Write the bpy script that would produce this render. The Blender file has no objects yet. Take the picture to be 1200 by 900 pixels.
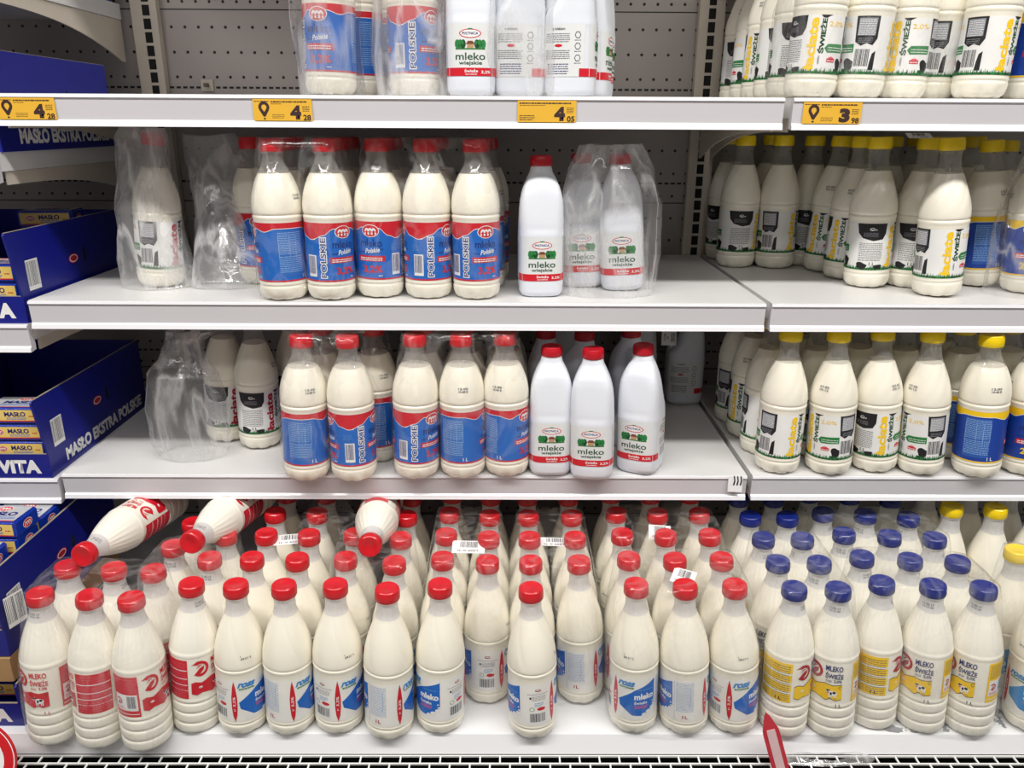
import bpy, bmesh, math, random
from mathutils import Vector, Matrix, noise
PI = math.pi
C = bpy.context.scene.collection
scene = bpy.context.scene
# ------------------------------------------------------------------ camera, world, lights, exposure
F = 910.0
EYE = Vector((0, 0, 1.40))
PITCH, YAW, ROLL = math.radians(18.53), 0.0063, 0.0055
cam = bpy.data.cameras.new('camera'); cam_o = bpy.data.objects.new('camera', cam); C.objects.link(cam_o)
cam.sensor_width = 36; cam.lens = F/1200*36; cam.clip_start = .05
CR = Matrix.Rotation(-YAW, 3, 'Z') @ Matrix.Rotation(PI/2-PITCH, 3, 'X') @ Matrix.Rotation(ROLL, 3, 'Z')
cam_o.matrix_world = Matrix.Translation(EYE) @ CR.to_4x4()
scene.camera = cam_o
w = bpy.data.worlds.new('world'); scene.world = w; w.use_nodes = True
w.node_tree.nodes['Background'].inputs[0].default_value = (1.0, .97, .94, 1)
w.node_tree.nodes['Background'].inputs[1].default_value = .13
def lamp(name, loc, sx, sy, power, col=(1, .97, .93)):
    l = bpy.data.lights.new(name, 'AREA'); l.shape = 'RECTANGLE'; l.size = sx; l.size_y = sy; l.energy = power; l.color = col
    o = bpy.data.objects.new(name, l); o.location = loc; C.objects.link(o)
lamp('ceiling_lamp', (0, .0, 3.2), 5.0, .22, 178)
lamp('ceiling_lamp_aisle', (0, -1.5, 3.2), 5.0, .3, 34)
scene.view_settings.view_transform = 'Standard'; scene.view_settings.look = 'None'
scene.view_settings.gamma = 1; scene.view_settings.use_curve_mapping = False
scene.view_settings.exposure = -0.25
scene.cycles.transparent_max_bounces = 24

# ------------------------------------------------------------------ materials
def lin(c):
    return tuple(((v/255)/12.92 if v/255 <= .04045 else ((v/255+.055)/1.055)**2.4) for v in c) + (1,)
MATS = {}
def mat(name, rgb, rough=.5, coat=0, var=.06, scale=40, metal=0, trans=0, bump=0):
    if name in MATS: return MATS[name]
    m = bpy.data.materials.new(name); m.use_nodes = True; nt = m.node_tree; b = nt.nodes['Principled BSDF']
    b.inputs['Roughness'].default_value = rough; b.inputs['Coat Weight'].default_value = coat
    b.inputs['Coat Roughness'].default_value = .08; b.inputs['Metallic'].default_value = metal
    n = nt.nodes.new('ShaderNodeTexNoise'); n.inputs['Scale'].default_value = scale; n.inputs['Detail'].default_value = 4
    tc = nt.nodes.new('ShaderNodeTexCoord'); nt.links.new(tc.outputs['Object'], n.inputs['Vector'])
    r = nt.nodes.new('ShaderNodeValToRGB'); c = lin(rgb)
    r.color_ramp.elements[0].position = .3; r.color_ramp.elements[1].position = .7
    r.color_ramp.elements[0].color = tuple(v*(1-var) for v in c[:3])+(1,); r.color_ramp.elements[1].color = c
    nt.links.new(n.outputs['Fac'], r.inputs[0]); nt.links.new(r.outputs[0], b.inputs['Base Color'])
    if bump:
        bp = nt.nodes.new('ShaderNodeBump'); bp.inputs['Strength'].default_value = bump; bp.inputs['Distance'].default_value = .002
        nt.links.new(n.outputs['Fac'], bp.inputs['Height']); nt.links.new(bp.outputs[0], b.inputs['Normal'])
    MATS[name] = m; return m
def film(name, veil_lo, veil_hi, scale=35, gloss=.10, tint=(1, 1, 1), bump=.6, stretch=(1, 1, .45), dist=1.2, base=.03):
    m = bpy.data.materials.new(name); m.use_nodes = True; nt = m.node_tree; N = nt.nodes.new; L = nt.links.new
    for n in list(nt.nodes): nt.nodes.remove(n)
    out = N('ShaderNodeOutputMaterial'); tc = N('ShaderNodeTexCoord'); mp = N('ShaderNodeMapping'); mp.inputs['Scale'].default_value = stretch
    L(tc.outputs['Object'], mp.inputs['Vector'])
    n = N('ShaderNodeTexNoise'); n.inputs['Scale'].default_value = scale; n.inputs['Detail'].default_value = 5; n.inputs['Distortion'].default_value = dist
    L(mp.outputs[0], n.inputs['Vector'])
    a = N('ShaderNodeMath'); a.operation = 'MULTIPLY_ADD'; a.inputs[1].default_value = 2; a.inputs[2].default_value = -1; L(n.outputs['Fac'], a.inputs[0])
    b = N('ShaderNodeMath'); b.operation = 'ABSOLUTE'; L(a.outputs[0], b.inputs[0])
    r = N('ShaderNodeMapRange'); r.inputs['From Min'].default_value = 0; r.inputs['From Max'].default_value = .14
    r.inputs['To Min'].default_value = veil_hi; r.inputs['To Max'].default_value = veil_lo; L(b.outputs[0], r.inputs['Value'])
    d = N('ShaderNodeBsdfDiffuse'); d.inputs[0].default_value = (.95, .95, .95, 1)
    t = N('ShaderNodeBsdfTranslucent'); t.inputs[0].default_value = (.95, .95, .95, 1)
    dt = N('ShaderNodeMixShader'); dt.inputs[0].default_value = .4; L(d.outputs[0], dt.inputs[1]); L(t.outputs[0], dt.inputs[2])
    tr = N('ShaderNodeBsdfTransparent'); tr.inputs[0].default_value = tint+(1,)
    m1 = N('ShaderNodeMixShader'); L(r.outputs[0], m1.inputs[0]); L(tr.outputs[0], m1.inputs[1]); L(dt.outputs[0], m1.inputs[2])
    g = N('ShaderNodeBsdfGlossy'); g.inputs['Roughness'].default_value = gloss
    bp = N('ShaderNodeBump'); bp.inputs['Strength'].default_value = bump; bp.inputs['Distance'].default_value = .004; L(n.outputs['Fac'], bp.inputs['Height'])
    L(bp.outputs[0], g.inputs['Normal'])
    lw = N('ShaderNodeLayerWeight'); lw.inputs['Blend'].default_value = .5; L(bp.outputs[0], lw.inputs['Normal'])
    pw = N('ShaderNodeMath'); pw.operation = 'POWER'; L(lw.outputs['Facing'], pw.inputs[0]); pw.inputs[1].default_value = 4
    fr = N('ShaderNodeMath'); fr.operation = 'MULTIPLY_ADD'; L(pw.outputs[0], fr.inputs[0]); fr.inputs[1].default_value = .35; fr.inputs[2].default_value = base
    m2 = N('ShaderNodeMixShader'); L(fr.outputs[0], m2.inputs[0]); L(m1.outputs[0], m2.inputs[1]); L(g.outputs[0], m2.inputs[2])
    L(m2.outputs[0], out.inputs[0]); return m
FILM = film('shrink_film', .01, .12, scale=16, bump=.35)
BAG = film('crumpled_bag_film', .06, .40, scale=15, gloss=.12, bump=1.6, base=.09, stretch=(1, 1, .3), dist=.5)
BAGW = film('cloudy_bag_film', .20, .62, scale=16, gloss=.13, bump=1.6, base=.09, stretch=(1, 1, .35), dist=.6)
CLEAR = film('clear_bottle_plastic', .14, .22, scale=60, gloss=.06, tint=(.93, .93, .92), bump=.1)
HAZE = film('hazy_bottle_plastic', .74, .80, scale=60, gloss=.12, tint=(.97, .96, .95), bump=.1)
MILK = mat('milk_filled_plastic', (243, 238, 222), .28, .35, .02)
MILKN = mat('milk_in_translucent_bottle', (243, 239, 226), .33, .2, .02)
JUGM = mat('white_jug_plastic', (226, 230, 238), .33, .15, .02)
RED = mat('red_cap', (205, 20, 34), .35, .2, .05); REDC = mat('crimson_jug_cap', (190, 12, 34), .4, .1, .05)
YEL = mat('yellow_cap', (246, 212, 12), .35, .2, .05); BLU = mat('blue_cap', (14, 34, 122), .4, .1, .05)
WHT = mat('white_print', (240, 240, 240), .5); BLK = mat('black_print', (24, 22, 26), .5)
PRED = mat('red_print', (208, 24, 42), .4, .2); PBLU = mat('blue_print', (20, 104, 196), .4, .1); PLBL = mat('pale_blue_print', (92, 150, 212), .5)
PDBL = mat('navy_print', (22, 34, 110), .45); PGRN = mat('green_print', (36, 128, 62), .5); PDGR = mat('dark_green_print', (18, 74, 34), .5)
PYEL = mat('yellow_print', (250, 206, 22), .45); PGRY = mat('grey_print', (150, 152, 160), .5); PLGR = mat('light_label', (226, 228, 228), .45, .1)
LABW = mat('white_label', (238, 238, 236), .45, .15); PCYN = mat('sky_blue_print', (60, 140, 205), .45); PORG = mat('brown_print', (120, 62, 40), .5)
PPNK = mat('pink_print', (226, 90, 110), .5); PMID = mat('mid_grey_print', (95, 95, 104), .5); PCRM = mat('dark_red_print', (176, 22, 46), .45)
STEEL = mat('white_shelf_paint', (220, 219, 218), .38, .1, .05, 6)
RAIL = mat('price_rail_plastic', (204, 202, 206), .35, .2, .03, 5); RAILW = mat('price_rail_edge', (236, 236, 240), .3, .2, .02)
ARM = mat('cream_bracket_paint', (205, 196, 182), .45, .1, .08, 12); DARK = mat('slot_black', (10, 9, 10), .8)
BOX = mat('blue_carton', (12, 22, 128), .42, .15, .06, 15); BOXE = mat('carton_edge', (150, 140, 120), .8); KRAFT = mat('kraft_cardboard', (176, 140, 96), .8, 0, .1, 30)
FOIL = mat('blue_foil', (20, 56, 168), .25, .4, .1, 20); BUTY = mat('butter_yellow_print', (236, 204, 110), .4); SILV = mat('silver_print', (186, 188, 192), .3, .3)
TAG = mat('yellow_tag_paper', (230, 178, 50), .6, 0, .04, 30); TAGB = mat('tag_brown_print', (58, 34, 36), .6)

# ------------------------------------------------------------------ mesh helpers
def mesh_obj(name, bm, mats, parent=None, smooth=0):
    me = bpy.data.meshes.new(name)
    bmesh.ops.recalc_face_normals(bm, faces=bm.faces) if smooth != -1 else None
    bm.to_mesh(me); bm.free()
    for m in (mats if isinstance(mats, (list, tuple)) else [mats]): me.materials.append(m)
    if smooth:
        me.polygons.foreach_set('use_smooth', [True]*len(me.polygons))
        if smooth > 0: me.set_sharp_from_angle(angle=math.radians(smooth))
    o = bpy.data.objects.new(name, me); C.objects.link(o)
    if parent: o.parent = parent
    return o
LABELS = {}
def tag(o, label, cat, group=None, kind=None):
    n = len(label.split())
    if not 4 <= n <= 16: print('LABEL LENGTH', n, label)
    if label in LABELS: print('LABEL REPEAT', label)
    LABELS[label] = 1
    o['label'] = label; o['category'] = cat
    if group: o['group'] = group
    if kind: o['kind'] = kind
    return o
def empty(name, loc=(0, 0, 0), rot=(0, 0, 0)):
    o = bpy.data.objects.new(name, None); o.location = loc; o.rotation_euler = rot; o.empty_display_size = .02; C.objects.link(o); return o
def box(bm, x0, y0, z0, x1, y1, z1, mi=0):
    v = [bm.verts.new(p) for p in ((x0,y0,z0),(x1,y0,z0),(x1,y1,z0),(x0,y1,z0),(x0,y0,z1),(x1,y0,z1),(x1,y1,z1),(x0,y1,z1))]
    for f in ((0,3,2,1),(4,5,6,7),(0,1,5,4),(1,2,6,5),(2,3,7,6),(3,0,4,7)):
        bm.faces.new([v[i] for i in f]).material_index = mi
def prism_x(bm, pts, x0, x1, mi=0):
    a = [bm.verts.new((x0, p[0], p[1])) for p in pts]; b = [bm.verts.new((x1, p[0], p[1])) for p in pts]; n = len(pts)
    bm.faces.new(a).material_index = mi; bm.faces.new(b[::-1]).material_index = mi
    for i in range(n): bm.faces.new((a[i], b[i], b[(i+1)%n], a[(i+1)%n])).material_index = mi
def smooth_profile(p, k=4):
    out = []
    for i in range(len(p)-1):
        a, b = p[max(0,i-1)], p[i]; c, d = p[i+1], p[min(len(p)-1,i+2)]
        for j in range(k):
            t = j/k
            r = .5*(2*b[1]+(c[1]-a[1])*t+(2*a[1]-5*b[1]+4*c[1]-d[1])*t*t+(3*b[1]-a[1]-3*c[1]+d[1])*t**3)
            lo, hi = min(b[1],c[1]), max(b[1],c[1])
            out.append((b[0]+(c[0]-b[0])*t, min(max(r, lo-.0004), hi+.0004)))
    out.append(p[-1]); return out
def lathe(rings, seg=56, mod=None, matz=None, close_top=True, close_bottom=True):
    bm = bmesh.new(); R = []
    for z, r in rings:
        R.append([bm.verts.new(((r+(mod(z, 2*PI*i/seg) if mod else 0))*math.cos(2*PI*i/seg), (r+(mod(z, 2*PI*i/seg) if mod else 0))*math.sin(2*PI*i/seg), z)) for i in range(seg)])
    for k in range(len(R)-1):
        for i in range(seg):
            f = bm.faces.new((R[k][i], R[k][(i+1)%seg], R[k+1][(i+1)%seg], R[k+1][i]))
            if matz: f.material_index = 1 if rings[k][0] >= matz-1e-6 else 0
    if close_bottom: bm.faces.new(R[0][::-1])
    if close_top:
        f = bm.faces.new(R[-1]); f.material_index = 1 if matz else 0
    return bm
def at(px, py, z=None, Y=None):
    d = CR @ Vector(((px-600)/F, -(py-450)/F, -1))
    t = (z-EYE.z)/d.z if z is not None else Y/d.y
    return EYE + d*t

# ------------------------------------------------------------------ flat print designs wrapped on surfaces (mm units)
GLYPH = {}
def glyphs(s, bold):
    k = (s, bold)
    if k not in GLYPH:
        c = bpy.data.curves.new('t', 'FONT'); c.body = s; c.size = 1; c.offset = bold; c.resolution_u = 3
        o = bpy.data.objects.new('t', c); C.objects.link(o)
        dg = bpy.context.evaluated_depsgraph_get(); m = bpy.data.meshes.new_from_object(o.evaluated_get(dg))
        vs = [(v.co.x, v.co.y) for v in m.vertices]; fs = [tuple(p.vertices) for p in m.polygons]
        bpy.data.objects.remove(o); bpy.data.curves.remove(c); bpy.data.meshes.remove(m)
        x0, x1 = min(v[0] for v in vs), max(v[0] for v in vs); y0, y1 = min(v[1] for v in vs), max(v[1] for v in vs)
        GLYPH[k] = ([((x-x0)/(x1-x0)-.5, (y-y0)/(y1-y0)-.5) for x, y in vs], fs)
    return GLYPH[k]
class Print:
    def __init__(s): s.items = []; s.mats = []
    def mi(s, m):
        if m not in s.mats: s.mats.append(m)
        return s.mats.index(m)
    def poly(s, pts, m, l=1): s.items.append((list(pts), [tuple(range(len(pts)))], s.mi(m), l))
    def rect(s, x0, y0, x1, y1, m, l=1): s.poly([(x0,y0),(x1,y0),(x1,y1),(x0,y1)], m, l)
    def ell(s, cx, cy, rx, ry, m, l=1, n=20, rot=0):
        s.poly([(cx+rx*math.cos(a)*math.cos(rot)-ry*math.sin(a)*math.sin(rot), cy+rx*math.cos(a)*math.sin(rot)+ry*math.sin(a)*math.cos(rot)) for a in [2*PI*i/n for i in range(n)]], m, l)
    def ring(s, cx, cy, ro, ri, m, l=1, a0=0, a1=2*PI, n=24, sy=1):
        p = [(cx+ro*math.cos(a0+(a1-a0)*i/n), cy+sy*ro*math.sin(a0+(a1-a0)*i/n)) for i in range(n+1)]
        q = [(cx+ri*math.cos(a0+(a1-a0)*i/n), cy+sy*ri*math.sin(a0+(a1-a0)*i/n)) for i in range(n+1)]
        s.items.append((p+q, [(i, i+1, n+2+i, n+1+i) for i in range(n)], s.mi(m), l))
    def text(s, t, cx, cy, w, h, m, l=2, rot=0, bold=.02, shear=0):
        vs, fs = glyphs(t, bold); cr, sr = math.cos(rot), math.sin(rot)
        s.items.append(([(cx+(x*w+shear*y*h)*cr-y*h*sr, cy+(x*w+shear*y*h)*sr+y*h*cr) for x, y in vs], fs, s.mi(m), l))
    def lines(s, x0, y0, x1, y1, n, m, l=2, seed=1, th=.45):
        rn = random.Random(seed); p = (y1-y0)/n
        for i in range(n):
            x = x0; y = y0+p*i
            end = x1-(x1-x0)*rn.choice((0, 0, .05, .3)) if i == 0 else x1
            while x < end-1:
                ww = min(rn.uniform(1.5, 6), end-x); s.rect(x, y, x+ww, y+p*th, m, l); x += ww+.8
    def barcode(s, x0, y0, x1, y1, l=2, seed=1, fg=BLK, bg=WHT, vert=True):
        s.rect(x0, y0, x1, y1, bg, l); rn = random.Random(seed); x = x0+1; w_ = (x1-x0) if vert else (y1-y0)
        a = 1.0
        while a < w_-1.4:
            b = rn.choice((.35, .6, .9, 1.2))*w_/24
            if vert: s.rect(x0+a, y0+(y1-y0)*.14, x0+a+b, y1-(y1-y0)*.05, fg, l+1)
            else: s.rect(x0+(x1-x0)*.14, y0+a, x1-(x1-x0)*.05, y0+a+b, fg, l+1)
            a += b+rn.choice((.4, .7, 1.0))*w_/24
    def build(s, name, mapping, parent=None, strip=4.0, step=.00012, off=.0003):
        bm = bmesh.new(); lay = bm.faces.layers.int.new('lay'); xs = []
        for vs, fs, mi, l in s.items:
            bv = [bm.verts.new((x, y, 0)) for x, y in vs]; xs += [v[0] for v in vs]
            for f in fs:
                try: fa = bm.faces.new([bv[i] for i in f])
                except ValueError: continue
                fa.material_index = mi; fa[lay] = l
        if strip:
            x = math.floor(min(xs)/strip)*strip+strip
            while x < max(xs):
                bmesh.ops.bisect_plane(bm, geom=bm.verts[:]+bm.edges[:]+bm.faces[:], plane_co=(x, 0, 0), plane_no=(1, 0, 0), dist=1e-5); x += strip
        vl = {}
        for f in bm.faces:
            for v in f.verts: vl[v] = f[lay]
        for v in bm.verts: v.co = mapping(v.co.x, v.co.y, off+step*vl.get(v, 0))
        for f in bm.faces: f.normal_update()
        return mesh_obj(name, bm, s.mats, parent, smooth=-1)
def cyl_map(R, z0, kv=1):
    def f(u, v, o):
        a = u/1000/R
        return Vector(((R+o)*math.sin(a), -(R+o)*math.cos(a), z0+v*kv/1000))
    return f
def plane_map(origin, ux, uy):
    ux, uy = Vector(ux), Vector(uy); n = ux.cross(uy)
    def f(u, v, o): return Vector(origin)+ux*u/1000+uy*v/1000+n*o
    return f

def cow(p, cx, cy, k, l=3):
    p.ell(cx, cy, 5*k, 3.1*k, WHT, l); p.ell(cx-5*k, cy+2.2*k, 2.2*k, 2.4*k, WHT, l)
    p.ell(cx+1.8*k, cy+1*k, 1.9*k, 1.5*k, BLK, l+1); p.ell(cx-1.6*k, cy-.3*k, 1.2*k, 1.7*k, BLK, l+1); p.ell(cx-5.8*k, cy+3.1*k, 1.1*k, 1.3*k, BLK, l+1); p.ell(cx-4.0*k, cy+3.4*k, .9*k, 1.0*k, BLK, l+1)
    p.ell(cx-5*k, cy+.7*k, 1.4*k, .9*k, PPNK, l+1)
    for q in (-3.6, -1.8, 2, 3.8): p.rect(cx+q*k-.5*k, cy-5.6*k, cx+q*k+.5*k, cy-2*k, WHT, l); p.rect(cx+q*k-.5*k, cy-6.1*k, cx+q*k+.5*k, cy-5.3*k, BLK, l+1)

def design_ml(band, strip, pct, pctm):
    p = Print(); W = 254
    p.rect(-W/2-2, 0, W/2+3, 97, PBLU if band is PRED else PDB2, 0)
    p.rect(-W/2, 0, W/2, 2.6, strip, 1)
    # waved top band: its lower edge dips where the barcodes stand and lifts over the two fronts
    KP = [(-133, 27), (-127, 26), (-111, 20), (-92, 9), (-62, 9), (-42, 14), (-22, 9), (22, 9), (45, 15), (62, 9), (90, 10), (106, 22), (121, 27), (133, 26)]
    def edge(u):
        for (u0, d0), (u1, d1) in zip(KP[:-1], KP[1:]):
            if u0 <= u <= u1: t = (u-u0)/(u1-u0); t = t*t*(3-2*t); return 97-(d0+(d1-d0)*t)
        return 71
    xs = [-W/2+2*i for i in range(int(W/2)+2)]
    for a, b in zip(xs[:-1], xs[1:]):
        p.poly([(a, edge(a)), (b, edge(b)), (b, 97), (a, 97)], band, 1); p.poly([(a, edge(a)-1.0), (b, edge(b)-1.0), (b, edge(b)), (a, edge(a))], WHT, 2)
    for c in (76, -76):
        p.ell(c, 82, 15, 10.5, WHT, 3); p.ell(c, 82, 13.8, 9.4, PRED, 4)
        for q in (-6, 0, 6): p.ring(c+q, 80.8, 3.9, 1.6, WHT, 5, 0, PI, 10, 1.5); p.rect(c+q-3.9, 75.6, c+q-1.6, 81, WHT, 5); p.rect(c+q+1.6, 75.6, c+q+3.9, 81, WHT, 5)
        p.rect(c-9.5, 79.6, c+9.5, 80.8, PRED, 6)
        p.text('mleko', c, 62, 38, 12.5, PDBL, 3, bold=.005); p.text('Polskie', c+3, 49.5, 25, 8, WHT, 3, rot=.12, shear=.3)
        p.rect(c-21, 45.6, c-11, 47, PDBL, 2); p.rect(c+15, 51, c+22, 52.2, PDBL, 2)
        p.rect(c-24, 31, c+24, 40.5, PRED, 2); p.lines(c-21, 32.5, c+21, 39, 2, WHT, 3, 5, .5)
        p.text(pct, c+2, 17, 33, 14, pctm, 3, bold=.03); p.lines(c+12, 6, c+20, 9, 1, WHT, 3, 3)
    # nutrition table, 1 L
    p.rect(-21, 10, 21, 84, PBL2 if band is PRED else PBL3, 1)
    p.lines(-20, 46, 20, 83, 13, PTAB, 2, 7, .34); p.lines(-20, 16, 20, 44, 9, PTAB, 2, 8, .34)
    for q in (-20, -2, 9, 20): p.rect(q, 40, q+.6, 76, PTAB, 2)
    p.text('1 L', 24, 8, 9, 6.5, WHT, 3)
    # barcode and vertical word
    p.barcode(112, 8, 129, 44, 2, 3, PDBL)
    for w_, h_, m_, l_, b_ in ((69, 12, WHT, 2, .085), (65.5, 9, PDBL, 3, .012)): p.text('POLSKIE', 143-W, 40, w_, h_, m_, l_, rot=PI/2, bold=b_)
    p.lines(110, 50, 126, 62, 5, PLBL, 2, 9, .3)
    return p
KRF2 = mat('house_tan_print', (190, 150, 110), .5)
PTAB = mat('table_line_print', (150, 190, 232), .5)
LABR = mat('cream_white_label', (242, 240, 234), .45, .1)
PDB2 = mat('deep_blue_print', (16, 62, 160), .4, .2); PBL2 = mat('table_blue_print', (44, 108, 192), .5); PBL3 = mat('table_deep_blue_print', (40, 92, 178), .5)

def design_la(txt, pct):
    p = Print(); W = 254; rn = random.Random(4)
    p.rect(-W/2, 0, W/2, 84, LABW, 0)
    x = -W/2
    while x < W/2-1.2:                                    # grass along the foot
        h = rn.uniform(4, 10); p.poly([(x, 0), (x+2.2, 0), (x+1.1+rn.uniform(-1.3, 1.3), h)], rn.choice((PGRN, PDGR)), 2); x += 1.15
    p.rect(-W/2, 0, W/2, 3.2, PDGR, 1)
    def blob(cx, cy, rx, ry, l=1, m=BLK):
        p.poly([(cx+rx*(1+.18*math.sin(3*a+cx))*math.cos(a), cy+ry*(1+.2*math.cos(2*a+cy))*math.sin(a)) for a in [2*PI*i/28 for i in range(28)]], m, l)
    for c in (0, 118):
        p.text('łaciate', c, 42, 76, 15, txt, 3, rot=PI/2, bold=.035)
        p.text('ŚWIEŻE', c+14.5, 54, 50, 9.5, PDGR, 3, rot=PI/2, bold=.045); p.text('mleko', c+13, 20, 12, 3.4, PGRY, 3, rot=PI/2)
        p.poly([(c+9, 84), (c+13, 80), (c+18, 79.5), (c+22, 82), (c+27, 84)], BLK, 2)
        if c == 0 or True:
            q = c+39
            p.text(pct, q-3, 71, 26, 8, txt, 3, bold=0)
            p.poly([(q-19, 37), (q-14, 30.5), (q+17, 31.5), (q+17, 44), (q-14, 43)], PGRN, 2); p.lines(q-13, 33.5, q+15, 41, 2, LABW, 3, 2, .3)
            p.ell(q-6, 22, 5, 3, PPNK, 2); p.rect(q-13, 17, q+1, 22.5, PRED, 3); p.lines(q-12, 18.5, q, 21.5, 1, WHT, 4, 3, .4)
            blob(q+12, 14, 8, 9); p.rect(q+3, 3, q+15, 8, PDGR, 1)
    # nutrition panel + barcode
    n = 72
    p.poly([(n-17, 84), (n+17, 84), (n+17, 52), (n+11, 42), (n+2, 45), (n-6, 41), (n-15, 47)], BLK, 2)
    p.rect(n-13, 56, n+13, 81, PGRY, 3); p.lines(n-12, 57, n+12, 80, 9, WHT, 4, 4, .35); p.lines(n-11, 46, n+10, 54, 3, PGRY, 3, 5, .3)
    p.barcode(n-14, 7, n+9, 38, 3, 6); p.poly([(n+9, 6), (n+17, 6), (n+17, 34), (n+12, 30), (n+10, 18)], BLK, 2)
    # information panel
    i = -34
    p.poly([(i-27, 84), (i+24, 84), (i+23, 66), (i+18, 56), (i+2, 53), (i-16, 58), (i-24, 67)], BLK, 2)
    p.ring(i-1, 74, 4.5, 3.2, WHT, 3, .4, 5.4, 14, .6); p.text('Łaciate', i+2, 73.4, 10, 2.6, WHT, 3); p.lines(i-15, 61, i+10, 69, 4, PGRY, 3, 6, .25)
    p.lines(i-21, 17, i+19, 51, 12, PMID, 2, 7, .36); p.text('1 L', i+3, 11.5, 9, 6, BLK, 4)
    p.rect(i-22, 8, i-2, 8.5, LABW, 3); blob(i-15, 8, 9, 6, 3); blob(i+14, 6, 7, 5, 3); p.rect(i-22, 0, i+20, 4, PDGR, 1)
    return p

def bird(p, cx, cy, k, m, l=2):
    p.ring(cx, cy, 11*k, 7.2*k, m, l, -2.4, 2.3, 24, .95)
    p.poly([(cx-12*k, cy+6*k), (cx-4*k, cy+11*k), (cx+3*k, cy+10.5*k), (cx-2*k, cy+7.3*k), (cx-5.5*k, cy+6.4*k)], m, l)
    p.poly([(cx-9*k, cy-8*k), (cx-1*k, cy+1*k), (cx+5*k, cy+3.5*k), (cx+4.3*k, cy-1.5*k), (cx, cy-6*k), (cx-4*k, cy-8.5*k)], m, l)
    p.poly([(cx-6*k, cy+.5*k), (cx-1.5*k, cy+3.4*k), (cx+3*k, cy+5.5*k), (cx-2*k, cy+5.2*k)], m, l)
def design_au(panel, bar, ptxt, word, pct, outline):
    p = Print()
    def lp(c, w):
        p.rect(c-w/2, 0, c+w/2, 62, panel, 1)
        if panel is PRED:
            for y in (13, 22, 32, 45): p.rect(c-w/2+1, y, c+w/2-1, y+1.2, WHT, 2)
        p.lines(c-w/2+3, 3, c+w/2-3, 60, 17, ptxt, 3, int(c), .3)
        if panel is not PRED:
            for y in (14, 29, 44): p.rect(c-w/2, y, c+w/2, y+3, LABW, 2)
            p.text('1 L', c-2, 5, 9, 5, BLK, 4)
    lp(-36, 34); lp(215-248, 34) if False else None
    for c in (0, 124):
        bird(p, c+1, 47, 1.15, PCRM if panel is not PRED else PRED)
        p.text('MLEKO', c+31, 55.5, 26, 8.5, word, 3, bold=.025); p.text('ŚWIEŻE', c+31.5, 44.5, 27, 10, word, 3, bold=.025); p.text(pct, c+37, 35.5, 12, 5, word, 3); p.lines(c+19, 34, c+29, 37.5, 2, word, 3, 4, .4)
        top = [(c-14, 25), (c-8, 27), (c+2, 24.5), (c+10, 27.5), (c+18, 30), (c+30, 28), (c+44, 30)]
        bot = [(c+44, 7), (c+34, 5), (c+27, 8), (c+20, 4), (c+12, 6.5), (c+2, 8), (c-6, 5), (c-14, 8)]
        if outline: p.poly([(x, y+.9) for x, y in top]+[(x, y-.9) for x, y in bot], BLK, 1)
        p.poly(top+bot, bar, 2); p.ell(c, 17.5, 3, 1.8, WHT, 3); p.lines(c-2, 16.5, c+2, 18.5, 1, bar, 4, 2)
        cow(p, c+30, 16, 1.35, 4)
        p.ring(c+41, 26, 2.5, 1.9, BLK, 4, .3, 5.5, 12)
        p.text('1 L', c+40, -4, 9, 5, PRED if panel is PRED else BLK, 3)
    p.rect(62, -1, 106, 62, panel, 1); p.rect(65, 9, 103, 34, WHT, 2); bird(p, 73, 23, .5, PCRM, 3); p.lines(67, 11, 82, 16, 2, PPNK, 3, 5); p.barcode(86, 10, 102, 33, 3, 9, PMID, PLGR)
    p.lines(65, 38, 103, 60, 7, ptxt, 3, 8, .3); p.rect(64, 3, 104, 4, WHT, 2)
    lp(184, 24)
    return p
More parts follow.
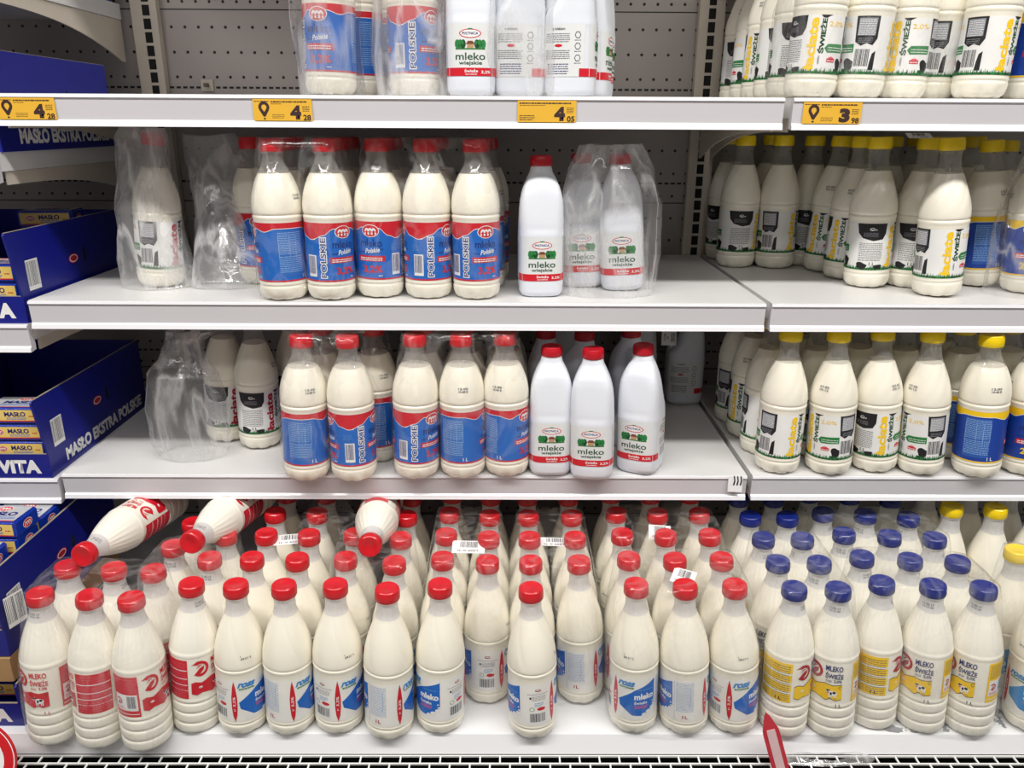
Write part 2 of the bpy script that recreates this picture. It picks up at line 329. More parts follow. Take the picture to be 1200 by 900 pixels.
def design_ro(blue):
    p = Print(); W = 252
    p.rect(-W/2, 0, W/2, 82, LABR, 0)
    for c in (0, 126):
        p.poly([(c, 0), (c+3.2, 12), (c+4.6, 30), (c+4.6, 48), (c+2.4, 68), (c, 80), (c-2.4, 68), (c-4.6, 48), (c-4.6, 30), (c-3.2, 12)], PRED, 3)
        p.text('3,2%' if blue is PBLU else '2,0%', c, 40, 19, 4.6, WHT, 4, rot=PI/2); p.lines(c-1.5, 22, c+1.5, 27, 2, WHT, 4, 3, .4)
        p.text('ross', c+20, 71, 26, 9.5, PCYN, 3, shear=.35, bold=.05); p.rect(c+8, 62, c+32, 65, PGRN, 3); p.lines(c+10, 62.7, c+30, 64.3, 1, WHT, 4, 4, .5)
        if True:
            p.poly([(c+7, 38), (c+34, 60), (c+69, 76), (c+69, 26), (c+63, 22), (c+58, 13), (c+44, 9), (c+30, 10), (c+18, 20), (c+9, 26)], blue, 2)
            p.text('mleko', c+50, 47, 34, 12, WHT, 3, bold=.04); p.text('świeże', c+44, 35, 22, 6.5, WHT, 3, bold=.02); p.lines(c+34, 24, c+56, 31, 2, PPNK, 3, 5, .5); p.lines(c+40, 59, c+66, 61.5, 1, PLBL, 3, 5, .6)
            for q, y, r in ((58, 15, 5), (65, 21, 4), (67, 27, 2), (50, 11, 4), (66, 33, 1.6)): p.ell(c+q, y, r, r*.8, LABW, 3)
    # table column beside the first front, info column and barcode beside the second
    p.rect(72, 4, 72.6, 78, PGRY, 1); p.lines(75, 20, 104, 78, 22, PLBL, 2, 6, .24); p.text('1L', 90, 9, 9, 6.5, PCRM, 3); p.rect(98, 30, 98.4, 68, PLBL, 2)
    i = -26
    p.ring(i, 70, 5, 3.8, PMID, 3, .3, 5.2, 14, .5); p.rect(i-4, 68, i+5, 69.5, PRED, 3)
    p.rect(i-18, 62, i+17, 62.6, PDBL, 2); p.lines(i-10, 50, i+13, 60, 4, PGRY, 2, 8, .35); p.rect(i-14, 53, i-11, 57, BLK, 2); p.lines(i-6, 38, i+9, 47, 3, PLBL, 2, 9, .35)
    p.ring(i-10, 33, 4, 3.3, PGRN, 2); p.ell(i+5, 33, 7, 3.2, PRED, 2); p.barcode(i-14, 5, i+12, 26, 2, 11)
    return p
def design_pi():
    p = Print()
    p.rect(-36, 0, 36, 75, PLGR, 0); p.rect(44, 0, 118, 75, PLGR, 0); p.rect(-118, 0, -44, 75, PLGR, 0)
    p.ell(0, 61, 17, 6.6, PRED, 1); p.ell(0, 61, 15.4, 5.3, WHT, 2); p.text('PIĄTNICA', 0, 60.8, 25, 5.2, PDBL, 3, bold=.03); p.ell(0, 67.5, 4, 1, PGRN, 3)
    rn = random.Random(3)
    for q in (-20, -15.5, -11, 10, 14.5, 20):
        p.rect(q-.6, 38, q+.6, 44, PORG, 1); p.ell(q, 46, 4, 6.5, rn.choice((PGRN, PDGR)), 2); p.ell(q-1.2, 48, 2, 3.2, PGRN, 3)
    p.rect(-23, 38, 23, 40.2, PGRN, 1); p.rect(-5, 40, 5, 46, KRF2, 2); p.poly([(-7, 46), (7, 46), (3.5, 50.5), (-3.5, 50.5)], PORG, 3)
    p.text('mleko', 0, 28.5, 46, 10.5, PDGR, 2, bold=.012); p.text('wiejskie', 0, 18.3, 36, 7.2, PDGR, 2)
    p.rect(-35, 0, 35, 12, PRED, 1); p.text('świeże', 1, 7.6, 21, 5, WHT, 2); p.text('3,2%', 24, 5.5, 15, 5, WHT, 2); p.lines(-8, 2, 10, 4, 1, WHT, 2, 3, .5)
    for s in (1, -1):
        c = 81*s
        p.text('z mlekiem', c-4, 69, 20, 4, PMID, 2); p.lines(c-26, 50, c+14, 64, 5, PMID, 2, 5, .35); p.ell(c-4, 45, 6, 2.2, PRED, 2); p.lines(c-26, 26, c+14, 40, 5, PMID, 2, 6, .35); p.lines(c-22, 4, c+12, 21, 5, PDBL, 2, 7, .35)
        for y in (60, 44, 27): p.ring(c+26, y, 5, 3.8, PMID, 2, 0, 2*PI, 6, 1.1); p.lines(c+21, y-8, c+31, y-6, 1, PMID, 2, 3, .5)
    p.rect(36, 0, 52, 12, PRED, 1); p.rect(-52, 0, -36, 12, PRED, 1)
    return p

# ------------------------------------------------------------------ bottle prototypes (kept as unlinked data, first use is the original)
def mm(pts): return smooth_profile([(z/1000, r/1000) for z, r in pts])
def make_cap(name, r, h, z, m, parent, ribs=36):
    rings = [(z, r*.97), (z+.0012, r), (z+h*.74, r), (z+h*.78, r*.985), (z+h*.93, r*.97), (z+h, r*.90), (z+h, r*.55), (z+h-.0006, r*.5)]
    bm = lathe(rings, ribs*2, lambda zz, a: (.0005 if int(round(a/(2*PI)*ribs*2)) % 2 else -.0002) if z+.001 < zz < z+h*.76 else 0)
    return mesh_obj(name, bm, m, parent, 35)
def petal(n, z1, amp):
    return lambda z, a: (-amp*max(0, 1-z/z1)*(.5+.5*math.cos(n*a))**3 if z < z1 else 0)
PROTO = {}
def proto_ml(key, capm, design, printname):
    r = empty('milk_bottle')
    P = mm([(0, 27), (2, 33), (7, 38), (14, 40.3), (22, 40.6), (25, 39.5), (28, 40.6), (31, 40.2), (80, 40.2), (131, 40.2), (134, 40.9), (137, 40.9), (139.5, 39.2), (142, 40.9), (155, 40.6), (170, 38.6), (184, 34.8), (196, 30), (206, 25), (214, 20.6), (221, 17.6), (227, 16.3), (232, 16), (234, 18.2), (236, 18.2), (237, 16)])
    pm = petal(9, .02, .0035); cut = .204
    P = [q for q in P if abs(q[0]-cut) > .0005]; P.append((cut, 0.0261)); P.sort()
    bm = lathe(P, 64, lambda z, a: pm(z, a)+(.00035*math.sin(10*a) if .15 < z < .2 else 0), matz=cut)
    mesh_obj('bottle_body', zscale(bm, 1.02), [MILK, CLEAR], r, 40)
    mesh_obj('milk', zscale(lathe([(cut-.004, .0258), (cut-.002, .0256), (cut-.001, .0253)], 32), 1.02), MILK, r, 30)
    make_cap('cap', .0195, .020, .237*1.02, capm, r)
    design.build('label', cyl_map(.0402, .0335), r)
    stamp(r, .0394, .169); PROTO[key] = (r, .2617, .041)
def zscale(bm, k):
    for v in bm.verts: v.co.z *= k
    return bm
def stamp(r, R, z, t=('12.05', '10:48 B'), slope=0.16):
    p = Print(); p.text(t[0], 0, 4.6, 17, 3.6, PMID, 1); p.text(t[1], 0, -.4, 16, 3.4, PMID, 1)
    def f(u, v, o):
        a = u/1000/R+.55; rr = R+.0004-slope*v/1000
        return Vector(((rr+o)*math.sin(a), -(rr+o)*math.cos(a), z+v/1000))
    p.build('date_stamp', f, r)
def proto_la(key, capm, design):
    r = empty('milk_bottle')
    P = mm([(0, 27), (2, 33), (7, 38), (14, 40), (22, 40.4), (25, 39.3), (28, 40.4), (31, 40), (70, 40), (119, 40), (122, 40.8), (125, 40.8), (127.5, 39.4), (130, 40.8), (142, 40.2), (156, 37.6), (170, 33.4), (184, 28.4), (196, 23.6), (207, 19.4), (216, 17), (226, 16.2), (231, 16), (233, 18.2), (235, 18.2), (236, 16)])
    pm = petal(8, .02, .004); cut = .2
    P = [q for q in P if abs(q[0]-cut) > .0005]; P.append((cut, .0221)); P.sort()
    def sp(z, a):
        k = max(0, min(1, (z-.132)/.015))*max(0, min(1, (.222-z)/.02))
        return k*.0007*abs(math.sin(5*(a-z*16)))**.6*1.2-k*.0006
    bm = lathe(P, 80, lambda z, a: pm(z, a)+sp(z, a), matz=cut)
    mesh_obj('bottle_body', zscale(bm, 1.045), [MILK, CLEAR], r, 40)
    mesh_obj('milk', zscale(lathe([(cut-.004, .0219), (cut-.002, .0217), (cut-.001, .0213)], 32), 1.045), MILK, r, 30)
    make_cap('cap', .0195, .020, .236*1.045, capm, r)
    design.build('label', cyl_map(.0400, .0345), r)
    stamp(r, .0382, .158*1.045, ('07.05', '05:12'), .32); PROTO[key] = (r, .2666, .0405)
def proto_au(key, capm, design, zs=1.075):
    r = empty('milk_bottle')
    P = mm([(0, 32), (2, 36), (6, 38.6), (18, 39), (21, 37.4), (24, 39), (37, 39.3), (40, 37.6), (43, 39.3), (55, 39.3), (58, 37.7), (61, 39.2), (64, 39.3), (67, 38.8), (80, 38.8), (112, 38.8), (130, 38.8), (140, 38.6), (142, 39), (145, 38.9), (147, 38.2), (162, 35.8), (175, 32.3), (190, 27.4), (203, 22.4), (214, 18.6), (222, 17), (229, 16.6), (230, 18), (232, 18), (233, 16)])
    cut = .2085
    P = [q for q in P if abs(q[0]-cut) > .0005]; P.append((cut, .0205)); P.sort()
    def fl(z, a):
        k = max(0, min(1, (z-.15)/.03))*max(0, min(1, (.215-z)/.02)); return k*.00045*math.sin(22*a)
    mesh_obj('bottle_body', zscale(lathe(P, 88, fl, matz=cut), zs), [MILKN, HAZE], r, 40)
    mesh_obj('milk', zscale(lathe([(cut-.004, .0203), (cut-.002, .0201), (cut-.001, .0198)], 32), zs), MILKN, r, 30)
    make_cap('cap', .0195, .018, .233*zs, capm, r, 30)
    design.build('label', cyl_map(.0389, .0735, 1.2), r)
    stamp(r, .0172, .2175*zs, ('11.05.17', '10:15 05'), .06); PROTO[key] = (r, .233*zs+.018, .0395)
def proto_ro(key, capm, design, zs=1.075):
    r = empty('milk_bottle')
    P = mm([(0, 28), (2, 34), (7, 38.5), (14, 40), (20, 40.5), (23, 39.4), (26, 40.4), (29, 40), (70, 40), (114, 40), (117, 40.6), (120, 40.8), (122, 39.6), (124.5, 40.6), (138, 39.8), (152, 37.6), (168, 33.6), (182, 28.8), (195, 23.6), (205, 19.4), (212, 17.4), (222, 16.6), (229, 16.4), (230, 18), (232, 18), (233, 16)])
    pm = petal(8, .014, .003); cut = .2045
    P = [q for q in P if abs(q[0]-cut) > .0005]; P.append((cut, .0196)); P.sort()
    def sp(z, a):
        k = max(0, min(1, (z-.128)/.015))*max(0, min(1, (.205-z)/.02))
        return -k*.0008*max(0, math.cos(4*(a+z*9)))**12
    bm = lathe(P, 88, lambda z, a: pm(z, a)+sp(z, a), matz=cut)
    if zs != 1:
        for v in bm.verts: v.co.z *= zs
    mesh_obj('bottle_body', bm, [MILK, HAZE], r, 40)
    mesh_obj('milk', lathe([((cut-.004)*zs, .0194), ((cut-.002)*zs, .0192), ((cut-.001)*zs, .0190)], 32), MILK, r, 30)
    make_cap('cap', .0195, .019, .233*zs, capm, r)
    design.build('label', cyl_map(.0400, .0305*zs), r)
    stamp(r, .0385, .143*zs, ('10.05', '09:57 S'), .25); PROTO[key] = (r, .233*zs+.019, .041)
def proto_pi(key):
    r = empty('milk_jug')
    # (z, half width, half depth, y of section centre): front wall arches in, the back leaves room for the grip
    S = [(z_, a_*1.05, b_, c_) for z_, a_, b_, c_ in [(0, 30, 33, 0), (2, 33.5, 37, 0), (8, 36.5, 40.5, 0), (20, 37.2, 41.5, 0), (34, 37.3, 41.5, 0), (70, 37.3, 41.5, 0), (104, 37.3, 41.5, 0), (107, 37.6, 41.8, 0), (118, 37.2, 41.3, 0), (128, 37, 39.5, -1.5), (140, 36.6, 35, -5), (154, 36, 30, -8.5), (168, 34.8, 27, -10), (180, 32.6, 25.5, -10), (190, 29.8, 24, -8.5), (199, 26.4, 22, -6), (207, 22.8, 19.5, -3), (215, 18.8, 17.5, -1), (223, 17, 17, 0), (226, 15.8, 16.6, 0)]]
    seg = 64; bm = bmesh.new(); rows = []
    def sec(hw, hd, yc, z):
        n = 3.4 if z < 190 else 3.4-1.4*(z-190)/36; pts = []
        for i in range(seg):
            a = 2*PI*i/seg; c, s = math.cos(a), math.sin(a)
            x = hw*math.copysign(abs(c)**(2/n), c); y = hd*math.copysign(abs(s)**(2/n), s)
            if y < 0 and 112 < z < 196: y += 1.6*max(0, 1-(x/28)**4)*min(1, (z-112)/8)*min(1, (196-z)/16)
            pts.append((x/1000, (y+yc)/1000, z/1000))
        return pts
    SS = []
    for a, b in zip(S[:-1], S[1:]):
        for j in range(3): t = j/3; SS.append(tuple(a[q]+(b[q]-a[q])*t for q in range(4)))
    SS.append(S[-1])
    for z, hw, hd, yc in SS: rows.append([bm.verts.new((q[0], q[1], q[2]*.972)) for q in sec(hw, hd, yc, z)])
    for k in range(len(rows)-1):
        for i in range(seg): bm.faces.new((rows[k][i], rows[k][(i+1)%seg], rows[k+1][(i+1)%seg], rows[k+1][i]))
    bm.faces.new(rows[0][::-1]); bm.faces.new(rows[-1])
    mesh_obj('jug_body', bm, JUGM, r, 50)
    # grip: bent flattened tube from the shoulder back down to the body
    path = [(-.004, .205), (.010, .203), (.022, .196), (.030, .184), (.0325, .168), (.0325, .150), (.0325, .132), (.031, .115)]
    bm = bmesh.new(); rows = []
    for i, (y, z) in enumerate(path):
        a, b = path[max(0, i-1)], path[min(len(path)-1, i+1)]; tx, tz = b[0]-a[0], b[1]-a[1]; l = math.hypot(tx, tz); ny, nz = -tz/l, tx/l
        rw = .013 if 0 < i < len(path)-1 else .016
        rows.append([bm.verts.new((rw*math.cos(q), y+ny*.0085*math.sin(q), (z+nz*.0085*math.sin(q))*.972)) for q in [2*PI*k/16 for k in range(16)]])
    for k in range(len(rows)-1):
        for i in range(16): bm.faces.new((rows[k][i], rows[k][(i+1)%16], rows[k+1][(i+1)%16], rows[k+1][i]))
    bm.faces.new(rows[0][::-1]); bm.faces.new(rows[-1]); mesh_obj('handle', bm, JUGM, r, 60)
    make_cap('cap', .0185, .017, .219, REDC, r, 44)
    pts = [Vector((q[0], q[1], 0)) for q in sec(37.3*1.05, 41.5, 0, 60)]; k0 = seg*3//4
    order = [pts[(k0+i) % seg] for i in range(seg+1)]; cum = [0]
    for a, b in zip(order[:-1], order[1:]): cum.append(cum[-1]+(b-a).length)
    T = cum[-1]
    def f(u, v, o):
        s = (u/1000) % T; i = max(k for k in range(seg) if cum[k] <= s+1e-9)
        a, b = order[i], order[i+1]; t = (s-cum[i])/(cum[i+1]-cum[i]); q = a.lerp(b, t); d = (b-a).normalized(); n = Vector((d.y, -d.x, 0))
        return Vector((q.x+n.x*o, q.y+n.y*o, .029+v/1000))
    design_pi().build('label', f, r, strip=2.0, off=.0005); PROTO[key] = (r, .236, .039)
proto_ml('ML', RED, design_ml(PRED, PRED, '3,2%', PRED), 'red')
proto_ml('MY', YEL, design_ml(PYEL, PYEL, '2,0%', PYEL), 'yellow')
proto_la('LY', YEL, design_la(PYEL, '2,0%')); proto_la('LR', RED, design_la(PCRM, '3,2%'))
proto_au('AR', RED, design_au(PRED, PRED, PPNK, PRED, '3,2%', False)); proto_au('AB', BLU, design_au(PYEL, PYEL, PMID, PDBL, '2,0%', True))
proto_ro('RO', RED, design_ro(PBLU)); proto_ro('RY', YEL, design_ro(PCYN), 1.14)
proto_pi('PI')
USED = set(); ALL = []
def put(key, x, y, z, rot=0, tilt=0, label='', group=None, ty=0):
    root, H, R = PROTO[key]
    if key in USED:
        r = root.copy(); C.objects.link(r)
        for ch in list(root.children):
            c = ch.copy(); C.objects.link(c); c.parent = r; c.matrix_parent_inverse = Matrix()
    else: r = root; USED.add(key)
    rb = R*.78
    r.rotation_mode = 'QUATERNION'
    r.rotation_quaternion = (Matrix.Rotation(tilt, 3, 'Y') @ Matrix.Rotation(ty, 3, 'X') @ Matrix.Rotation(rot, 3, 'Z')).to_quaternion()
    r.location = (x, y, z+rb*(abs(math.sin(tilt))+abs(math.sin(ty)))+.0004)
    tag(r, label, 'milk jug' if key == 'PI' else 'milk bottle', group)
    rec = dict(o=r, x=x, y=y, z=r.location.z, sh=z, H=H, R=R, m=Matrix.Translation(r.location) @ r.rotation_quaternion.to_matrix().to_4x4())
    ALL.append(rec); return rec
def front(key, bx, by, cx, cy, z, ymin):
    """centre on the shelf and sideways lean of a bottle whose base and cap are seen in the photo"""
    root, H, R = PROTO[key]
    P = at(bx, by, z); d = Vector((P.x, P.y, 0)).normalized(); P = P+d*R*.82
    y = max(P.y, ymin)
    if y != P.y: P = at(bx, by, z); k = y/P.y; P = Vector((P.x*k, y, z))
    T = at(cx, cy, Y=P.y); t = max(-.08, min(.08, (T.x-P.x)/H))
    return P.x, P.y, t
ORD = ['front', 'second', 'third', 'fourth', 'fifth', 'sixth']
TEXTS = {'ML': 'red-capped bottle with red and blue label', 'MY': 'yellow-capped bottle with blue and yellow label', 'LY': 'yellow-capped bottle with black-patched cow label', 'LR': 'red-capped bottle with black-patched cow label', 'AR': 'red-capped bottle with red print', 'AB': 'blue-capped bottle with yellow print', 'RO': 'red-capped bottle with blue panel label', 'RY': 'tall yellow-capped bottle with light blue panel', 'PI': 'white square jug with red cap'}

# ------------------------------------------------------------------ the case: setting
ZA, ZB, ZC, ZD = 1.441, 1.113, .7925, .433
YF, YB, DF = 1.292, 1.830, 1.046
XL, XR = -.807, .440
bm = bmesh.new(); box(bm, -3, -4, -.02, 3, 2.2, 0); o = mesh_obj('floor', bm, mat('floor_tiles', (170, 165, 158), .4, .1, .1, 3)); o['kind'] = 'structure'
def peg_material():
    m = bpy.data.materials.new('perforated_panel'); m.use_nodes = True; nt = m.node_tree; N = nt.nodes.new; L = nt.links.new; b = nt.nodes['Principled BSDF']
    b.inputs['Roughness'].default_value = .5
    tc = N('ShaderNodeTexCoord'); s = N('ShaderNodeSeparateXYZ'); L(tc.outputs['Object'], s.inputs[0])
    def M(op, a, bb=None, c=None):
        n = N('ShaderNodeMath'); n.operation = op
        for i, v in enumerate((a, bb, c)):
            if v is None: continue
            if isinstance(v, (int, float)): n.inputs[i].default_value = v
            else: L(v, n.inputs[i])
        return n.outputs[0]
    x, z = s.outputs['X'], s.outputs['Z']
    def cell(v, p): return M('SUBTRACT', v, M('MULTIPLY', M('ROUND', M('DIVIDE', v, p)), p))
    fx = cell(x, .029); fz0 = M('MODULO', M('ADD', z, 10-1.027-.0165), .2); fz = cell(fz0, .05)
    d = M('SQRT', M('ADD', M('POWER', fx, 2), M('POWER', fz, 2))); hole = M('LESS_THAN', d, .0031)
    sz = M('MODULO', M('ADD', z, 10-1.027), .2)
    slot = M('MULTIPLY', M('LESS_THAN', M('ABSOLUTE', M('SUBTRACT', sz, .045)), .0022), M('LESS_THAN', M('ABSOLUTE', cell(x, .0145)), .0048))
    seam = M('LESS_THAN', sz, .0022)
    k = M('MINIMUM', M('ADD', M('ADD', hole, slot), seam), 1)
    n = N('ShaderNodeTexNoise'); n.inputs['Scale'].default_value = 5; n.inputs['Detail'].default_value = 6; L(tc.outputs['Object'], n.inputs['Vector'])
    r = N('ShaderNodeValToRGB'); r.color_ramp.elements[0].color = lin((156, 149, 145)); r.color_ramp.elements[1].color = lin((174, 167, 163)); L(n.outputs['Fac'], r.inputs[0])
    mx = N('ShaderNodeMix'); mx.data_type = 'RGBA'; L(k, mx.inputs['Factor']); L(r.outputs[0], mx.inputs['A']); mx.inputs['B'].default_value = (.006, .005, .005, 1)
    L(mx.outputs['Result'], b.inputs['Base Color'])
    bp = N('ShaderNodeBump'); bp.invert = True; bp.inputs['Distance'].default_value = .003; L(k, bp.inputs['Height']); L(bp.outputs[0], b.inputs['Normal'])
    return m
bm = bmesh.new(); box(bm, -2.2, YB, 0, 1.9, YB+.02, 2.3); o = mesh_obj('wall_back', bm, peg_material()); o['kind'] = 'structure'
for nm, xc, sx, lab in (('upright_post', -.771, -.766, 'cream slotted upright post left of the middle bay'), ('upright_post', .432, .432, 'cream slotted upright post between middle bay and right bay')):
    bm = bmesh.new(); box(bm, xc-.027, YB-.022, .3, xc+.027, YB-.002, 2.2)
    z = .5
    while z < 2.15: box(bm, sx-.0075, YB-.0228, z, sx+.0075, YB-.0215, z+.0205, 1); z += .0265
    t = mesh_obj(nm, bm, [ARM, DARK]); tag(t, lab, 'upright post', 'slotted upright posts')
bm = bmesh.new(); P = at(243, 100, Y=YB-.003); box(bm, P.x-.013, YB-.004, P.z-.012, P.x+.013, YB-.0005, P.z+.012); bmesh.ops.bevel(bm, geom=bm.edges[:], offset=.001, segments=1); box(bm, P.x-.004, YB-.016, P.z-.004, P.x+.004, YB-.004, P.z+.004, 1)
tag(mesh_obj('wall_clip', bm, [ARM, mat('clip_metal', (120, 112, 100), .4, 0, .05, 40, .6)]), 'small cream clip on the perforated panel above the top rail', 'clip')
# shelves
def rail_profile(y, z, h=.047):
    return [(y, z), (y-.003, z), (y-.004, z-.004), (y-.0015, z-.006), (y-.0005, z-h+.010), (y-.0035, z-h+.007), (y-.005, z-h), (y, z-h), (y+.012, z-h+.002), (y+.012, z)]
def bracket_pts(z, hb=.09, yf=None):
    yf = yf or YF+.03; yb = YB-.02; p = [(yb, z-.031), (yf, z-.031), (yf, z-.052)]
    for i in range(13):
        t = i/12; y = yf+.03+(yb-.015-yf-.03)*t; p.append((y, z-.052-(hb-.03)*t**2.6))
    p.append((yb, z-.052-(hb-.03))); return p
def shelf(name, label, x0, x1, z, yf=YF, brackets=(0, 1), group='white metal shelves'):
    r = empty(name, ((x0+x1)/2, yf, z)); tag(r, label, 'shelf', group); cx = (x0+x1)/2
    def add(nm, bmx, mats, sm=0):
        for v in bmx.verts: v.co -= Vector((cx, yf, z))
        return mesh_obj(nm, bmx, mats, r, sm)
    b = bmesh.new(); box(b, x0, yf+.0125, z-.03, x1, YB-.024, z); box(b, x0, yf, z-.0012, x1, yf+.0125, z); add('shelf_board', b, STEEL)
    b = bmesh.new(); prism_x(b, [(yy, zz-.0013) for yy, zz in rail_profile(yf, z)], x0, x1)
    for f in b.faces:
        c = f.calc_center_median()
        if c.z < z-.037 or c.z > z-.0062: f.material_index = 1
    add('price_rail', b, [RAIL, RAILW])
    for k in brackets:
        b = bmesh.new(); xx = x0+.004 if k == 0 else x1-.007
        prism_x(b, bracket_pts(z), xx, xx+.003); add('bracket', b, ARM)
shelf('dairy_shelf', 'wide white middle-bay shelf behind three yellow price tags, topmost', XL-.003, .4325, ZA)
shelf('dairy_shelf', 'wide white middle-bay shelf holding red-blue bottles and three white jugs, second down', XL-.003, XR-.001, ZB)
shelf('dairy_shelf', 'wide white middle-bay shelf with curled barcode sticker at right, third down', XL-.003, XR-.001, ZC)
shelf('dairy_shelf', 'white right-bay shelf with one yellow price tag, topmost', .4465, 1.7, ZA)
shelf('dairy_shelf', 'white right-bay shelf under loosely spaced yellow-capped bottles, second down', .449, 1.7, ZB)
shelf('dairy_shelf', 'white right-bay shelf with tight row of yellow-capped bottles, third down', .449, 1.7, ZC)
shelf('dairy_shelf', 'unseen white shelf added over the middle bay to shade the rear panel', XL-.003, .4325, 1.98, brackets=(1,))  # added out of view; its height sets how much light reaches the panel
shelf('dairy_shelf', 'white shelf over the top row of the right bay, almost out of view', .4465, 1.7, 1.775)
ZL = (1.634, 1.352, 1.071, .782)
shelf('dairy_shelf', 'cream left-bay shelf above the top price rail, seen from its side', -2.06, XL-.012, ZL[0], group='left bay shelves')
shelf('dairy_shelf', 'cream left-bay shelf under the upper butter carton', -2.06, XL-.012, ZL[1], group='left bay shelves')
shelf('dairy_shelf', 'white left-bay shelf under the barcoded carton, second rail from top', -2.06, XL-.012, ZL[2], group='left bay shelves')
shelf('dairy_shelf', 'white left-bay shelf with scuffed rail under the open carton of butter', -2.06, XL-.012, ZL[3], group='left bay shelves')
# bottom deck with worn patches
def deck_material():
    m = bpy.data.materials.new('worn_white_deck'); m.use_nodes = True; nt = m.node_tree; N = nt.nodes.new; L = nt.links.new; b = nt.nodes['Principled BSDF']; b.inputs['Roughness'].default_value = .4
    tc = N('ShaderNodeTexCoord'); n = N('ShaderNodeTexNoise'); n.inputs['Scale'].default_value = 19; n.inputs['Detail'].default_value = 5; n.inputs['Roughness'].default_value = .55
    L(tc.outputs['Object'], n.inputs['Vector'])
    s = N('ShaderNodeSeparateXYZ'); L(tc.outputs['Object'], s.inputs[0])
    def rng(o, a, b_, c, d):
        r = N('ShaderNodeMapRange'); r.inputs[1].default_value = a; r.inputs[2].default_value = b_; r.inputs[3].default_value = c; r.inputs[4].default_value = d; L(o, r.inputs[0]); return r.outputs[0]
    kx = rng(s.outputs['X'], .56, .66, 0, 1); ky = rng(s.outputs['Y'], 1.040, 1.050, 0, 1)
    mu = N('ShaderNodeMath'); mu.operation = 'MULTIPLY'; L(kx, mu.inputs[0]); L(ky, mu.inputs[1])
    t = N('ShaderNodeMath'); t.operation = 'MULTIPLY_ADD'; L(mu.outputs[0], t.inputs[0]); t.inputs[1].default_value = .26; L(n.outputs['Fac'], t.inputs[2])
    g = N('ShaderNodeMath'); g.operation = 'GREATER_THAN'; L(t.outputs[0], g.inputs[0]); g.inputs[1].default_value = .775
    mx = N('ShaderNodeMix'); mx.data_type = 'RGBA'; L(g.outputs[0], mx.inputs['Factor']); mx.inputs['A'].default_value = lin((226, 226, 228)); mx.inputs['B'].default_value = lin((140, 143, 146))
    L(mx.outputs['Result'], b.inputs['Base Color']); return m
bm = bmesh.new(); prism_x(bm, [(DF, ZD), (DF-.001, ZD-.001), (DF-.014, ZD-.030), (DF+.02, ZD-.030), (DF+.02, ZD-.02), (YB-.024, ZD-.02), (YB-.024, ZD)], -2.06, 1.7)
t = mesh_obj('shelf_deck', bm, deck_material()); tag(t, 'deep white bottom deck with grey worn patches at right', 'shelf')
# air return grille and dark well
bm = bmesh.new(); x = -1.0; gz = ZD-.031; rn = random.Random(2)
for r_ in range(9):
    y = DF-.015-.0165*r_; box(bm, -1.0, y-.0024, gz-.003, 1.1, y, gz)
    if r_ < 8:
        xx = -1.0+(.0165 if r_ % 2 else 0)
        while xx < 1.1: box(bm, xx-.0013, y-.0165, gz-.003, xx+.0013, y-.0022, gz-.0006); xx += .0330
t = mesh_obj('air_grille', bm, mat('white_grille', (228, 228, 226), .4)); tag(t, 'white brick-pattern air return grille in front of the bottom deck', 'grille')
bm = bmesh.new(); box(bm, -2.06, DF-.16, .08, 1.7, DF+.018, .10); box(bm, -2.06, DF-.162, .08, 1.7, DF-.142, gz+.004); box(bm, -2.06, DF+.0, .10, 1.7, DF+.018, gz-.002)
t = mesh_obj('trim_1', bm, mat('dark_well', (14, 13, 14), .7)); t['kind'] = 'structure'

# ------------------------------------------------------------------ bottles, bottom deck
RECS = {}
def column(key, fr, n, z, ymin, block, dx=0, pitch=.0815, rot=0, rots=None, fnote=None, group=None, start=0, skip=()):
    x, y, t = front(key, *fr, z, ymin); out = []
    rn = random.Random(int(fr[0]*7+fr[1]))
    for k in range(n):
        rr = (rot-math.atan2(x, y) if k == 0 else rn.uniform(-3, 3))
        if k in skip: out.append(None); continue
        lab = fnote if (k == 0 and fnote) else f"{TEXTS[key]}, {ORD[k+start]} row, {block}"
        out.append(put(key, x+dx*k, y+pitch*k, z, rr, t, lab, group))
    return out
D = math.radians
dm = DF+.004
G1, G2, G3, G4 = 'red-printed bottles on the bottom deck', 'blue-panel bottles on the bottom deck', 'blue-capped bottles on the bottom deck', 'yellow-capped bottles on the bottom deck'
au = []
for i, (fr, rot, dx, note) in enumerate((((70, 871, 56, 692), D(-75), 0, 'red-capped bottle leaning by the cartons, leftmost in bottom deck front row'), ((124, 875, 107, 697), D(53), 0, 'red-capped bottle showing a full panel of red ingredient bands'), ((181, 877, 158, 702), D(-167), 0, 'red-capped wrapped bottle with grey barcode beside its red bird emblem'), ((231, 862, 222, 690), D(5), .0, 'unwrapped red-capped bottle with bright red panel, right of the wrapped red-printed three'))):
    au.append(column('AR', fr, 5, ZD, dm-.018 if i < 3 else dm, f"{['first', 'second', 'third', 'fourth'][i]} column from left, bottom deck", dx, .0795, rot, None, note, G1, 0, [(2, 3, 4), (2, 3, 4), (4,), (3, 4)][i]))
ros = []
